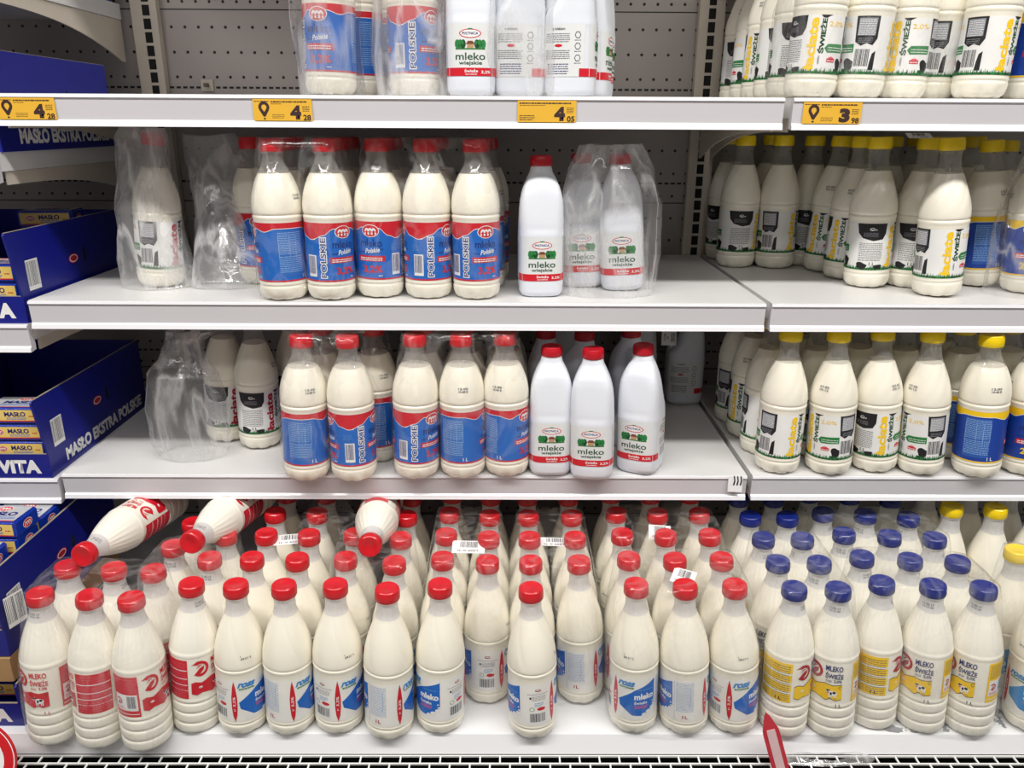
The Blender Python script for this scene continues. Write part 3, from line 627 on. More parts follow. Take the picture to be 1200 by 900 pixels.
for i, (fr, n, rot, note, blk) in enumerate((
    ((284, 861, 273, 698), 5, D(-22), 'blue-panel bottle with red lens mark at left, beside the red-printed bottles', 'fifth column from left, bottom deck'),
    ((341, 862, 331, 699), 5, D(-178), 'blue-panel bottle with red lens mark centred, second of its kind from left', 'sixth column from left, bottom deck'),
    ((399, 861, 393, 695), 5, D(-5), 'blue-panel bottle with barcode and red lens mark, standing third of its kind', 'seventh column from left, bottom deck'),
    ((458, 868, 454, 695), 5, D(-158), 'blue-panel bottle turned to its pale text table, overhanging the deck edge', 'eighth column from left, bottom deck'),
    ((517, 861, 516, 696), 5, D(78), 'blue-panel bottle with white mleko on blue, left of a gap', 'ninth column from left, bottom deck'),
    ((571, 825, 571, 667), 4, D(37), 'set-back blue-panel bottle with barcode, left of the front middle one', 'tenth column from left, bottom deck'),
    ((624, 867, 622, 690), 5, D(52), 'lone blue-panel bottle at front between two gaps, mleko at left', 'eleventh column from left, bottom deck'),
    ((679, 826, 678, 667), 4, D(-136), 'set-back blue-panel bottle with pale text table, right of the front middle one', 'twelfth column from left, bottom deck'),
    ((740, 860, 745, 693), 5, D(-43), 'blue-panel bottle with full blue mleko panel facing front, right-hand three', 'thirteenth column from left, bottom deck'),
    ((799, 862, 802, 695), 5, D(-122), 'blue-panel bottle showing text table and 1L, middle of right-hand three', 'fourteenth column from left, bottom deck'),
    ((856, 861, 858, 693), 5, D(-4), 'blue-panel bottle with red lens mark, next to the blue-capped bottles', 'fifteenth column from left, bottom deck'))):
    ros.append(column('RO', fr, n, ZD, dm, blk, 0, .0815, rot, None, note, G2, 0, (3, 4) if i == 2 else ()))
ab = []
for i, (fr, n, rot, dx, note) in enumerate((
    ((914, 862, 930, 696), 5, D(43), 0, 'blue-capped bottle with tall yellow text panel, leftmost blue cap in front'),
    ((968, 863, 981, 697), 5, D(-37), 0, 'blue-capped wrapped bottle with red emblem and spotted cow, second blue cap'),
    ((1017, 853, 1030, 688), 5, D(61), .002, 'blue-capped bottle set back slightly, full yellow text panel facing front'),
    ((1073, 857, 1086, 691), 5, D(-42), .002, 'blue-capped bottle with MLEKO lettering, fourth blue cap of the front row'),
    ((1128, 860, 1141, 694), 5, D(-53), .002, 'blue-capped bottle beside worn grey patches, rightmost blue cap in front'))):
    ab.append(column('AB', fr, n, ZD, dm+(.014 if i > 1 else 0), f"{ORD[i] if i else 'first'} blue-cap column, bottom deck", dx, .0795, rot, None, note, G3))
y1 = column('RY', (1165, 818, 1171, 643), 1, ZD, dm, '', 0, .083, D(-82), None, 'tall yellow-capped bottle with light blue panel, half behind the blue caps', G4)
y2 = column('RY', (1200, 858, 1200, 672), 1, ZD, dm, '', .004, .085, D(-60), None, 'tall yellow-capped bottle at the right edge of the bottom front row', G4)
for k in range(3):
    for j in range(2): put('RY', .846+.083*k, 1.315+.085*j, ZD, k+j, -.05, f"{TEXTS['RY']}, rear of bottom deck, {['left', 'middle', 'right'][k]} in {['first', 'second'][j]} row there", G4)

# ------------------------------------------------------------------ third shelf (ZC)
cm = YF-.002; GC = 'bottles on the third shelf'
m1 = []
for i, (fr, n, rot, dx, note) in enumerate((
    ((362, 569, 353, 399), 3, D(-16), .012, 'red-blue bottle with pale blue table panel, third shelf, leftmost wrapped'),
    ((417, 571, 407, 400), 2, D(-181), .030, 'red-blue bottle with white barcode and POLSKIE, third shelf, second'),
    ((489, 563, 486, 396), 3, D(-207), .004, 'red-blue bottle with barcode at left, third shelf, first after the gap'),
    ((543, 562, 540, 395), 3, D(-28), .002, 'red-blue bottle with table and 1 L, third shelf, between two others'),
    ((595, 560, 592, 393), 3, D(-53), -.002, 'red-blue bottle with mleko at right, third shelf, beside the white jugs'))):
    m1.append(column('ML', fr, n, ZC, cm, f"{['first', 'second', 'third', 'fourth', 'fifth'][i]} column on third shelf", dx, .084, rot, None, note, GC))
pj = []
for i, (fr, n, rot, note) in enumerate((
    ((643, 557, 646, 411), 2, D(4), 'white square jug at left of three, third shelf, beside red-blue bottles'),
    ((693, 562, 695, 413), 2, D(-2), 'white square jug in middle of three on third shelf, standing forwardmost'),
    ((749, 555, 754, 409), 2, D(-16), 'white square jug turned slightly, right of three on the third shelf'))):
    pj.append(column('PI', fr, n, ZC, cm, f"behind the {['left', 'middle', 'right'][i]} third-shelf jug", -.004, .12, rot, None, note, 'white jugs on the third shelf'))
for i, (px, Y, rot) in enumerate(((800, 1.70, D(90)), (745, 1.72, D(92)), (660, 1.70, D(8)))):
    P = at(px, 450, Y=Y); put('PI', P.x, Y, ZC, rot, 0, ['white square jug in dim corner at right rear of third shelf, side on', 'white square jug at rear of third shelf under a hanging white sticker', 'white square jug at rear of third shelf behind the left jugs'][i], 'white jugs on the third shelf')
lr = []
for i, (fr, rot, note) in enumerate((
    ((307, 527, 297, 385), D(30), 'red-capped cow-label bottle in shade behind the bag, third shelf'),
    ((268, 519, 262, 383), D(20), 'red-capped cow-label bottle half behind the clear bag, third shelf, leftmost'),
    ((352, 505, 345, 380), D(10), 'red-capped cow-label bottle deep behind the leftmost wrapped pair, third shelf'))):
    lr.append(column('LR', fr, 1, ZC, cm, f"third shelf, {['by the bag', 'behind the bag', 'deep behind wrapped pair'][i]}", .006, .085, rot, None, note, 'red cow-label bottles on the third shelf'))
wy = []
for i, (fr, rot, note) in enumerate((
    ((908, 556, 927, 392), D(-137), 'yellow-capped cow-label bottle with barcode at left, third shelf, first of row'),
    ((968, 558, 983, 393), D(-56), 'yellow-capped cow-label bottle with 2,0% and barcode, third shelf, second of row'),
    ((1021, 555, 1034, 390), D(18), 'yellow-capped cow-label bottle with black text panel, third shelf, third of row'),
    ((1074, 558, 1093, 392), D(-66), 'yellow-capped cow-label bottle beside the blue-yellow ones, third shelf, fourth of row'))):
    wy.append(column('LY', fr, 4, ZC, cm, f"{['first', 'second', 'third', 'fourth'][i]} column, third shelf right", -.004, .0835, rot, None, note, 'yellow cow-label bottles on the third shelf'))
wm = [column('MY', (1140, 561, 1162, 397), 3, ZC, cm, 'third shelf, left of two columns', .0, .084, D(-3), None, 'blue-yellow bottle with table panel and 1 L, third shelf right', 'blue-yellow bottles on the third shelf'),
      column('MY', (1195, 558, 1213, 402), 3, ZC, cm, 'third shelf, cut by photo edge', .0, .084, D(-95), None, 'blue-yellow bottle cut by the right photo edge, third shelf', 'blue-yellow bottles on the third shelf')]
# ------------------------------------------------------------------ second shelf (ZB)
bmn = YF+.03; GB = 'red-blue bottles on the second shelf'
nb = []
for i, (fr, n, rot, dx, note) in enumerate((
    ((335, 353, 318, 170), 3, D(23), -.004, 'red-blue bottle with pale blue table panel, second shelf, leftmost front'),
    ((390, 353, 380, 172), 3, D(142), .004, 'red-blue bottle with barcode and POLSKIE, second shelf, second from left'),
    ((447, 350, 441, 174), 3, D(-130), .002, 'red-blue bottle with mleko facing front and barcode right, second shelf middle'),
    ((503, 351, 498, 174), 3, D(-195), .004, 'red-blue bottle with centred barcode, second shelf, fourth from left'),
    ((559, 352, 556, 174), 3, D(133), .008, 'red-blue bottle with POLSKIE and mleko, second shelf, rightmost, by the jug'))):
    nb.append(column('ML', fr, n, ZB, bmn, f"{['first', 'second', 'third', 'fourth', 'fifth'][i]} column on second shelf", dx, .084, rot, None, note, GB))
P = at(309, 336, ZB); nb0 = put('ML', P.x-.012, 1.47, ZB, 2.2, 0, 'red-blue bottle peeking out left of the leftmost wrapped one, second shelf', GB)
jb = []
for i, (fr, rot, note) in enumerate((
    ((633, 348, 634, 193), D(4), 'unwrapped white square jug with bright front, left of three, second shelf'),
    ((683, 337, 682, 195), D(0), 'white square jug veiled by cloudy film, middle of three, second shelf'),
    ((728, 341, 726, 193), D(2), 'white square jug with half-covered label in film, right of three, second shelf'))):
    jb.append(column('PI', fr, 1, ZB, bmn, '', 0, .1, rot, None, note, 'white jugs on the second shelf'))
BR = 'yellow cow-label bottles on the second shelf'; br_ = {}
for i, (fr, key, rot, note) in enumerate((
    ((1095, 349, 1116, 167), 'LY', D(-153), 'yellow-capped cow-label bottle standing foremost, barcode and yellow lettering, second shelf right'),
    ((1016, 338, 1035, 170), 'LY', D(55), 'yellow-capped cow-label bottle with black text panel and yellow word, second shelf'),
    ((1058, 338, 1085, 172), 'LY', D(45), 'yellow-capped cow-label bottle half behind the foremost one, second shelf'),
    ((988, 329, 1013, 170), 'LY', D(-40), 'yellow-capped cow-label bottle squeezed left of the black text panel one, second shelf'),
    ((966, 321, 990, 170), 'LY', D(-45), 'yellow-capped cow-label bottle with green tag, third from wall post gap, second shelf'),
    ((940, 314, 958, 169), 'LY', D(50), 'yellow-capped cow-label bottle in shade, third of the rear second-shelf row', ),
    ((905, 315, 918, 168), 'LY', D(-124), 'yellow-capped cow-label bottle with barcode panel, second in rear second-shelf row'),
    ((858, 313, 872, 167), 'LY', D(59), 'yellow-capped cow-label bottle with full text panel, leftmost of clear ones, second shelf'),
    ((843, 307, 856, 168), 'LY', D(20), 'yellow-capped cow-label bottle behind the leftmost full text panel, second shelf'),
    ((832, 301, 842, 168), 'LY', D(0), 'yellow-capped cow-label bottle darkest beside the slotted post, second shelf'))):
    x, y, t = front(key, *fr, ZB, bmn); br_[i] = put(key, x, y, ZB, rot-math.atan2(x, y), t, note, BR)
for i, (px, Y, rot) in enumerate(((1000, 1.73, 1), (1035, 1.65, 2), (1062, 1.72, .4), (1085, 1.56, 1.4), (1130, 1.60, 2.2), (1130, 1.72, .7))):
    x = at(px, 240, Y=Y).x; put('LY', x, Y, ZB, rot, 0, f"yellow-capped bottle hardly seen at rear of second shelf right, {['first', 'second', 'third', 'fourth', 'fifth', 'sixth'][i]} from left", BR)
for i, (fr, rot, note) in enumerate((((1150, 338, 1168, 178), D(15), 'blue-yellow bottle in film left of the edge one, second shelf'), ((1198, 345, 1212, 176), D(-105), 'blue-yellow bottle in film at right photo edge, second shelf'))):
    x, y, t = front('MY', *fr, ZB, bmn); put('MY', x, y, ZB, rot-math.atan2(x, y), t, note, 'blue-yellow bottles on the second shelf')
for i, (px, Y) in enumerate(((1172, 1.54), (1225, 1.50))):
    x = at(px, 240, Y=Y).x; put('MY', x, Y, ZB, 1+i, 0, f"blue-yellow bottle behind the filmed pair on second shelf, {'left' if i == 0 else 'right'} one", 'blue-yellow bottles on the second shelf')
# ------------------------------------------------------------------ top shelf (ZA)
def top(key, px, Y, rot, label, group, tilt=0):
    x = at(px, 100, Y=Y).x; return put(key, x, Y, ZA, rot-(0 if key == 'PI' else math.atan2(x, Y)), tilt, label, group)
ta = [top('ML', 388, 1.345, D(83), 'red-blue bottle cut by photo top with mleko at left, top shelf', 'red-blue bottles on the top shelf', .03),
      top('ML', 424, 1.428, D(30), 'red-blue bottle squeezed behind the two wrapped ones, top shelf', 'red-blue bottles on the top shelf'),
      top('ML', 486, 1.36, D(-204), 'red-blue bottle veiled by a torn cloudy bag, top shelf', 'red-blue bottles on the top shelf'),
      top('ML', 445, 1.50, D(10), 'red-blue bottle behind the veiled one, top shelf', 'red-blue bottles on the top shelf')]
tj = [top('PI', 553, 1.345, D(0), 'white square jug with label facing front, top shelf', 'white jugs on the top shelf'),
      top('PI', 609, 1.352, D(92), 'white square jug side on with small text, top shelf middle', 'white jugs on the top shelf'),
      top('PI', 668, 1.345, D(80), 'white square jug side on with handle gap, top shelf, right of the middle one', 'white jugs on the top shelf'),
      top('PI', 686, 1.436, D(70), 'white square jug behind the handle-gap one, its label edge showing, top shelf', 'white jugs on the top shelf'),
      top('PI', 690, 1.525, D(66), 'rearmost white square jug of the top shelf stack, label edge showing', 'white jugs on the top shelf')]
tr_ = []
for i, (px, Y, key, rot, t_, lab) in enumerate((
    (938, 1.345, 'LY', D(-10), .03, 'yellow-lettered cow-label bottle with green tag, leftmost front of top shelf right'),
    (1000, 1.352, 'LY', D(-100), .03, 'cow-label bottle with large barcode beside leftmost front one, top shelf right'),
    (1052, 1.37, 'LY', D(-25), .02, 'cow-label bottle with green tag, set back in the middle, top shelf right'),
    (1096, 1.40, 'LY', D(-105), .02, 'cow-label bottle set back with barcode, left of the large barcode one'),
    (1146, 1.342, 'LY', D(-133), .02, 'cow-label bottle near right edge with barcode and yellow lettering, top shelf'),
    (1205, 1.38, 'MY', D(-100), .02, 'blue-yellow bottle at the right edge of the top shelf'),
    (915, 1.435, 'LY', D(45), .02, 'cow-label bottle with black text panel behind the leftmost front one, top shelf'),
    (893, 1.50, 'LY', D(50), .02, 'cow-label bottle third back along the post side, top shelf'),
    (872, 1.585, 'LY', D(-56), .02, 'cow-label bottle with 2,0% in shade along the post side, top shelf'),
    (853, 1.665, 'LY', D(-108), .02, 'cow-label bottle with dim barcode along the post side, top shelf'),
    (840, 1.745, 'LY', D(30), .02, 'rearmost cow-label bottle beside the slotted post, top shelf'),
    (980, 1.46, 'LY', 1.0, .0, 'cow-label bottle in second row of top shelf right, left'),
    (1035, 1.47, 'LY', 2.0, .0, 'cow-label bottle in second row of top shelf right, middle'),
    (1120, 1.49, 'LY', 2.6, .0, 'cow-label bottle in second row of top shelf right, right'))):
    tr_.append(top(key, px, Y, rot, lab, 'cow-label bottles on the top shelf', t_))

# settle bottles so that neighbours touch instead of sharing space
for it in range(40):
    for i, a in enumerate(ALL):
        for b in ALL[i+1:]:
            if a['sh'] != b['sh']: continue
            la, lb = a['o'].location, b['o'].location; d = Vector((lb.x-la.x, lb.y-la.y)); m_ = a['R']+b['R']-.001; l = d.length
            if l >= m_: continue
            push = (m_-l)*.6; d = d.normalized() if l > 1e-5 else Vector((1, 0)); wb = .5 if abs(la.y-lb.y) < .03 else (.9 if lb.y > la.y else .1)
            la.x -= d.x*push*(1-wb); la.y -= d.y*push*(1-wb); lb.x += d.x*push*wb; lb.y += d.y*push*wb
    for a in ALL:
        l = a['o'].location; l.y = min(l.y, YB-.03-a['R'])
        if l.x > .42 and a['sh'] > .6: l.x = max(l.x, .447+a['R'])
for a in ALL: a['m'] = Matrix.Translation(a['o'].location) @ a['o'].rotation_quaternion.to_matrix().to_4x4()
# ------------------------------------------------------------------ three fallen bottles on the caps
def lying(px, py, z, px2, py2, z2, roll, label):
    A = at(px, py, z); B = at(px2, py2, z2); d = (A-B).normalized()
    r0, H, R = PROTO['AR']; r = r0.copy(); C.objects.link(r)
    for ch in list(r0.children): c = ch.copy(); C.objects.link(c); c.parent = r; c.matrix_parent_inverse = Matrix()
    q = d.to_track_quat('Z', 'Y'); r.rotation_mode = 'QUATERNION'; r.rotation_quaternion = (q.to_matrix() @ Matrix.Rotation(roll, 3, 'Z')).to_quaternion()
    r.location = A-d*H; tag(r, label, 'milk bottle', 'bottles lying on the caps')
lying(95, 652, .724, 178, 598, .704, 2.2, 'red-capped bottle lying on its side on the caps, cap toward the cartons')
lying(222, 637, .724, 282, 592, .704, 2.4, 'red-capped bottle lying on the caps, second from left of three fallen')
lying(433, 641, .726, 446, 596, .704, 1.0, 'red-capped bottle lying cap-first toward the viewer, rightmost of three fallen')

# ------------------------------------------------------------------ shrink film around packs, bags
def hull_film(recs, label, seed=1, mat_=FILM, amp=.0018, grow=.003):
    bm = bmesh.new()
    for r in [q for q in recs if q]:
        H, R = r['H'], r['R']
        for z, rad in ((.004, R*.86), (.02, R), (.135, R), (H-.018, .021), (H+.001, .0195)):
            for i in range(20):
                a = 2*PI*i/20; bm.verts.new(r['m'] @ Vector(((rad+grow)*math.cos(a), (rad+grow)*math.sin(a), z)))
    res = bmesh.ops.convex_hull(bm, input=bm.verts[:], use_existing_faces=False)
    kill = [g for g in res['geom_interior'] if isinstance(g, bmesh.types.BMVert)]+[g for g in res['geom_unused'] if isinstance(g, bmesh.types.BMVert)]
    bmesh.ops.delete(bm, geom=list(set(kill)), context='VERTS')
    zmin = min(v.co.z for v in bm.verts)
    bmesh.ops.delete(bm, geom=[f for f in bm.faces if f.normal.z < -.8 or f.calc_center_median().z < zmin+.004], context='FACES')
    bmesh.ops.triangulate(bm, faces=bm.faces[:])
    for _ in range(3):
        es = [e for e in bm.edges if e.calc_length() > .014]
        if not es: break
        bmesh.ops.subdivide_edges(bm, edges=es, cuts=1); bmesh.ops.triangulate(bm, faces=[f for f in bm.faces if len(f.verts) > 3])
    bm.normal_update()
    zt = max(v.co.z for v in bm.verts)
    for v in bm.verts:
        q = v.co*28; n = noise.fractal(Vector((q.x+seed*7, q.y, q.z*.5)), .8, 2, 4)
        v.co += v.normal*amp*(n+.3)
    o = mesh_obj('shrink_film', bm, mat_, None, 180); tag(o, label, 'shrink film', 'clear film around bottle packs'); return o
hull_film([c[k] for c in au[:3] for k in (0, 1)], 'clear shrink film around the red-printed pack beside the cartons', 1)
hull_film([c[k] for c in au[2:4] for k in (1, 2)], 'clear shrink film over red caps under the fallen bottles', 2)
hull_film([c[k] for c in ros[1:3] for k in (2, 3, 4)], 'clear shrink film under the first white sticker, bottom deck', 3)
hull_film([c[k] for c in ros[2:4] for k in (1, 2)], 'clear shrink film below the forward-lying fallen bottle, bottom deck', 4)
hull_film([ros[4][1], ros[4][2], ros[4][3], ros[5][0], ros[5][1], ros[5][2]], 'clear shrink film over two columns left of the bottom-deck middle bottle', 5)
hull_film([ros[6][1], ros[6][2], ros[6][3], ros[7][0], ros[7][1], ros[7][2]], 'clear shrink film over two columns behind the lone front bottle', 6)
hull_film([c[k] for c in ros[8:11] for k in (0, 1)], 'clear shrink film around the three-wide blue-panel front pack', 7)
hull_film([c[k] for c in ros[8:11] for k in (2, 3)], 'clear shrink film around the second three-wide blue-panel pack', 8)
hull_film([c[k] for c in ab[:2] for k in (0, 1, 2)], 'clear shrink film around the two-wide blue-capped pack', 9)
hull_film([c[k] for c in ab[2:5] for k in (0, 1)], 'clear shrink film around the three-wide blue-capped front pack', 10)
hull_film([c[k] for c in ab[2:5] for k in (2, 3)], 'clear shrink film around the second three-wide blue-capped pack', 11)
hull_film([c[k] for c in m1[:2] for k in (0, 1)], 'clear shrink film around the leftmost red-blue pack, third shelf', 12)
hull_film([c[k] for c in m1[2:5] for k in (0, 1)], 'clear shrink film around the three-wide red-blue pack, third shelf', 13)
hull_film([c[k] for c in nb[:2] for k in (0, 1, 2)], 'clear shrink film around the left red-blue pack, second shelf', 14)
hull_film([c[k] for c in nb[2:5] for k in (0, 1)], 'clear shrink film around the three-wide red-blue pack, second shelf', 15)
hull_film([y1[0], y2[0]], 'clear shrink film around the tall yellow-capped pack', 16)

hull_film([tr_[2], tr_[3], tr_[12]], 'clear shrink film around the middle cow-label pack, top shelf right', 17)
hull_film([tr_[0], tr_[1], tr_[6], tr_[11]], 'clear shrink film around the left cow-label pack, top shelf right', 18)
def bag(name, label, rings, seed, mat_, amp=.012, nr=64, seg=110, freq=16, bottom=False, cat='plastic bag', zf=.6):
    """crumpled film sleeve through rings (x, y, z, half width, half depth)"""
    bm = bmesh.new(); rows = []
    for j in range(nr):
        t = j/(nr-1)*(len(rings)-1); i = min(int(t), len(rings)-2); f = t-i; f = f*f*(3-2*f); a, b = rings[i], rings[i+1]
        x, y, z, hx, hy = [a[q]+(b[q]-a[q])*f for q in range(5)]; row = []
        for k in range(seg):
            an = 2*PI*k/seg; p = Vector((x+hx*math.cos(an), y+hy*math.sin(an), z))
            n = noise.ridged_multi_fractal(Vector((p.x*freq+seed*3.1, p.y*freq, p.z*freq*.5)), .9, 2, 4, 1, 2)-1.0
            m_ = noise.fractal(Vector((p.x*freq*.5+seed, p.y*freq*.5+9, p.z*freq*.4)), .9, 2, 3)
            d = Vector((math.cos(an), math.sin(an), .25*m_)); env = .35+.65*min(1, t*1.2)
            vd, _ = noise.voronoi(Vector((p.x*freq*2+seed, p.y*freq*2, p.z*freq*zf+seed))); cr = min(.5, vd[1]-vd[0])
            p += d*amp*env*(.25*n+.7*m_+1.1*(cr-.2)); p.z += amp*.9*m_*(j/(nr-1))
            row.append(bm.verts.new(p))
        rows.append(row)
    for j in range(nr-1):
        for k in range(seg): bm.faces.new((rows[j][k], rows[j][(k+1)%seg], rows[j+1][(k+1)%seg], rows[j+1][k]))
    if bottom: bm.faces.new(rows[0][::-1])
    o = mesh_obj(name, bm, mat_, None, 32); tag(o, label, cat, 'loose torn plastic wrap'); return o
# second shelf, left: red-label bottle inside a torn bag plus flap
x, y, t = front('LR', 190, 338, 186, 170, ZB, bmn); put('LR', x, y, ZB, D(-108), t, 'cow-label bottle inside the torn bag, second shelf, far left', 'bagged bottles')
P0 = at(178, 338, ZB); bx = P0.x; by = y
bag('torn_bag', 'torn crumpled clear bag around the far left second-shelf bottle', [(bx+.006, by, ZB+.002, .066, .055), (bx+.004, by, ZB+.06, .068, .056), (bx, by, ZB+.14, .060, .05), (bx+.004, by, ZB+.20, .044, .044), (bx+.012, by, ZB+.25, .034, .034), (bx+.016, by, ZB+.266, .024, .02)], 3, BAGW, .016, freq=11, zf=.3)
bag('torn_bag', 'empty collapsed clear bag leaning right of the bagged bottle, second shelf', [(bx+.125, by-.015, ZB+.003, .060, .03), (bx+.135, by, ZB+.05, .062, .05), (bx+.125, by+.05, ZB+.13, .056, .06), (bx+.11, by+.08, ZB+.21, .058, .05), (bx+.09, by+.09, ZB+.258, .045, .03)], 5, BAGW, .016, freq=9, zf=.3)
# third shelf: upright empty bag
P1 = at(217, 545, ZC)
bag('empty_bag', 'upright empty clear bag on the left of the third shelf', [(P1.x, P1.y+.05, ZC+.002, .062, .042), (P1.x-.002, P1.y+.05, ZC+.03, .072, .05), (P1.x-.004, P1.y+.052, ZC+.10, .074, .05), (P1.x-.006, P1.y+.055, ZC+.165, .066, .045), (P1.x-.002, P1.y+.06, ZC+.20, .042, .03), (P1.x+.005, P1.y+.06, ZC+.225, .036, .024), (P1.x+.02, P1.y+.065, ZC+.245, .05, .03)], 8, BAG, .013, freq=9, zf=.25)
# top shelf wraps
xa = at(388, 100, Y=1.345).x
bag('torn_wrap', 'clear torn wrap around the left red-blue bottle, top shelf', [(xa+.003, 1.345, ZA+.001, .052, .05), (xa, 1.345, ZA+.05, .050, .05), (xa-.002, 1.345, ZA+.14, .054, .05), (xa, 1.345, ZA+.26, .03, .03)], 11, BAG, .007)
xa = at(486, 100, Y=1.36).x
bag('torn_wrap', 'cloudy torn bag veiling a red-blue bottle, top shelf', [(xa+.002, 1.362, ZA+.001, .062, .054), (xa-.004, 1.36, ZA+.06, .066, .056), (xa, 1.36, ZA+.15, .062, .052), (xa+.012, 1.36, ZA+.26, .04, .03)], 13, BAGW, .012, freq=10, zf=.35)
xa = at(607, 100, Y=1.35).x
bag('torn_wrap', 'clear wrap around the white jugs, top shelf', [(xa, 1.36, ZA+.001, .122, .052), (xa, 1.36, ZA+.06, .122, .054), (xa+.002, 1.36, ZA+.16, .118, .05), (xa, 1.36, ZA+.26, .09, .03)], 17, BAG, .007, seg=140)
xj = at(706, 341, ZB).x
bag('torn_wrap', 'cloudy wrap hanging around two white jugs, second shelf', [(xj+.006, 1.375, ZB+.001, .085, .056), (xj+.008, 1.375, ZB+.07, .088, .056), (xj+.010, 1.375, ZB+.16, .088, .054), (xj+.004, 1.375, ZB+.215, .070, .045), (xj, 1.38, ZB+.25, .05, .03)], 19, BAG, .010, seg=110, freq=11, zf=.35)
xs_ = at(1190, 340, ZB).x
bag('torn_wrap', 'clear wrap around the blue-yellow pair at right, second shelf', [(xs_, 1.38, ZB+.001, .075, .058), (xs_, 1.38, ZB+.12, .076, .058), (xs_+.004, 1.38, ZB+.2, .066, .05), (xs_+.004, 1.38, ZB+.262, .05, .03)], 23, BAG, .006)
pg = at(965, 890, gz)
bag('plastic_scrap', 'crumpled clear plastic scrap lying on the white grille', [(pg.x, pg.y, gz+.0005, .085, .016), (pg.x+.01, pg.y, gz+.004, .075, .014), (pg.x, pg.y, gz+.008, .045, .008)], 29, BAGW, .006, nr=14, cat='plastic scrap')

# ------------------------------------------------------------------ stickers, price tags
def sticker(px, py, z, rz, label, w=.052, h=.026, tiltx=.35, seed=1):
    P = at(px, py, z); o = empty('barcode_sticker', P, (tiltx, 0, rz)); p = Print()
    p.rect(-w*500, -h*500, w*500, h*500, WHT, 0); p.barcode(-w*500*.55, -h*500*.25, w*500*.6, h*500*.9, 1, seed); p.text('1L X 6SZT', 0, -h*500*.6, w*500*1.3, 3.4, BLK, 2)
    s = p.build('sticker_face', plane_map((0, 0, 0), (1, 0, 0), (0, 1, 0)), o, strip=None); tag(o, label, 'sticker', 'white barcode stickers on the film')
zt = ZD+.2545
sticker(340, 632, zt, .18, 'white barcode sticker on caps left of centre, bottom deck', .058, .024, .3, 1)
sticker(549, 641, zt, -.03, 'white barcode sticker reading upright, left one of the central pair', .058, .026, .45, 2)
sticker(650, 635, zt, -.05, 'small white barcode sticker, right one of the central pair', .058, .02, .3, 3)
sticker(773, 624, zt, -.15, 'white barcode sticker turned upside down in the right-hand pack', .04, .032, .45, 4)
sticker(801, 676, zt+.002, -.5, 'tilted white barcode sticker on the front right-hand pack', .038, .03, .4, 5)
sticker(410, 386, ZC+.262, .0, 'white sticker just under the second shelf rail, on red-blue pack', .055, .026, .3, 6)
sticker(1041, 163, ZB+.269, .05, 'white sticker on yellow caps, second shelf right', .045, .018, .5, 7); bpy.data.objects['barcode_sticker.006'].location = br_[2]['m'] @ Vector((-.03, -.004, br_[2]['H']+.0035))
P = at(784, 396, Y=1.655); o = empty('hanging_sticker', P, (PI/2, 0, -.1)); p = Print(); p.rect(-16, -17, 16, 17, LABW, 0); p.barcode(2, -10, 14, 13, 1, 4, vert=False); p.text('12.05', -9, 2, 16, 5, BLK, 1, rot=PI/2); p.text('x6', -3, 0, 8, 4, BLK, 1, rot=PI/2)
p.build('sticker_face', plane_map((0, 0, 0), (1, 0, 0), (0, 1, 0)), o, strip=None); tag(o, 'white barcode label hanging in the dim rear right of the third shelf', 'sticker')
P = at(862, 567, Y=YF-.0055); o = empty('curled_sticker', P, (PI/2, 0, -.08)); p = Print(); p.rect(-14, -15, 12, 15, WHT, 0)
for q in (-4, 2, 8): p.poly([(q-1, 16), (q+1.4, 16), (q+3, 6), (q+1.6, -2), (q-1.4, -2), (q+.4, 6)], BLK, 1)
def curl(u, v, o_): return Vector((u/1000, v/1000, o_+.0025*(15-v)/30+.0004))
p.build('sticker_face', curl, o, strip=3); tag(o, 'curled torn barcode sticker on the third shelf rail, right end', 'sticker')
def price(px, whole, cents, pin, label):
    P = at(px, 126, Y=YF-.0032); o = empty('price_tag', (P.x, YF-.0028, ZA-.0215), (PI/2, 0, 0)); W = 92; p = Print()
    p.rect(-W/2, -17, W/2, 16, TAG, 0); p.lines(-W/2+(28 if pin else 3), 10, W/2-8, 14, 1, TAGB, 1, 4, .5); p.lines(-W/2+(28 if pin else 3), 7.5, -W/2+45, 9, 1, TAGB, 1, 5, .5)
    if pin:
        cx = -W/2+17
        n = 16; a0, a1 = -.55, PI+.55
        outer = [(cx+8.6*math.cos(a0+(a1-a0)*i/n), 3+8.6*math.sin(a0+(a1-a0)*i/n)) for i in range(n+1)]; inner = [(cx+4*math.cos(a0+(a1-a0)*i/n), 3+4*math.sin(a0+(a1-a0)*i/n)) for i in range(n+1)]
        p.items.append((outer+inner, [(i, i+1, n+2+i, n+1+i) for i in range(n)], p.mi(TAGB), 1))
        p.poly([outer[0], inner[0], (cx, -4), inner[-1], outer[-1], (cx-1.6, -11), (cx+1.6, -11)], TAGB, 1); p.ell(cx, -14, 1.8, 1.4, TAGB, 1)
        p.lines(-W/2+2, 11, cx+8, 14, 1, TAGB, 1, 6, .4); p.lines(-W/2+29, -13, -W/2+48, -6, 3, TAGB, 1, 7, .3)
    else: p.lines(-W/2+3, -14, -W/2+27, -5, 3, TAGB, 1, 7, .4)
    p.text(whole, W/2-26, -4.5, 17, 21, TAGB, 2, bold=.07); p.text(cents, W/2-8.5, -12, 12, 8.5, TAGB, 2, bold=.03); p.lines(W/2-15, -3, W/2-4, 6, 4, TAGB, 1, 8, .4)
    p.build('tag_face', plane_map((0, 0, 0), (1, 0, 0), (0, 1, 0)), o, strip=None); tag(o, label, 'price tag', 'yellow price tags on the top rail')
price(30, '4', '28', True, 'yellow price tag with pin mark and 4, at left photo edge')
price(331, '4', '28', True, 'yellow price tag with pin mark and 4, below red-blue bottles')
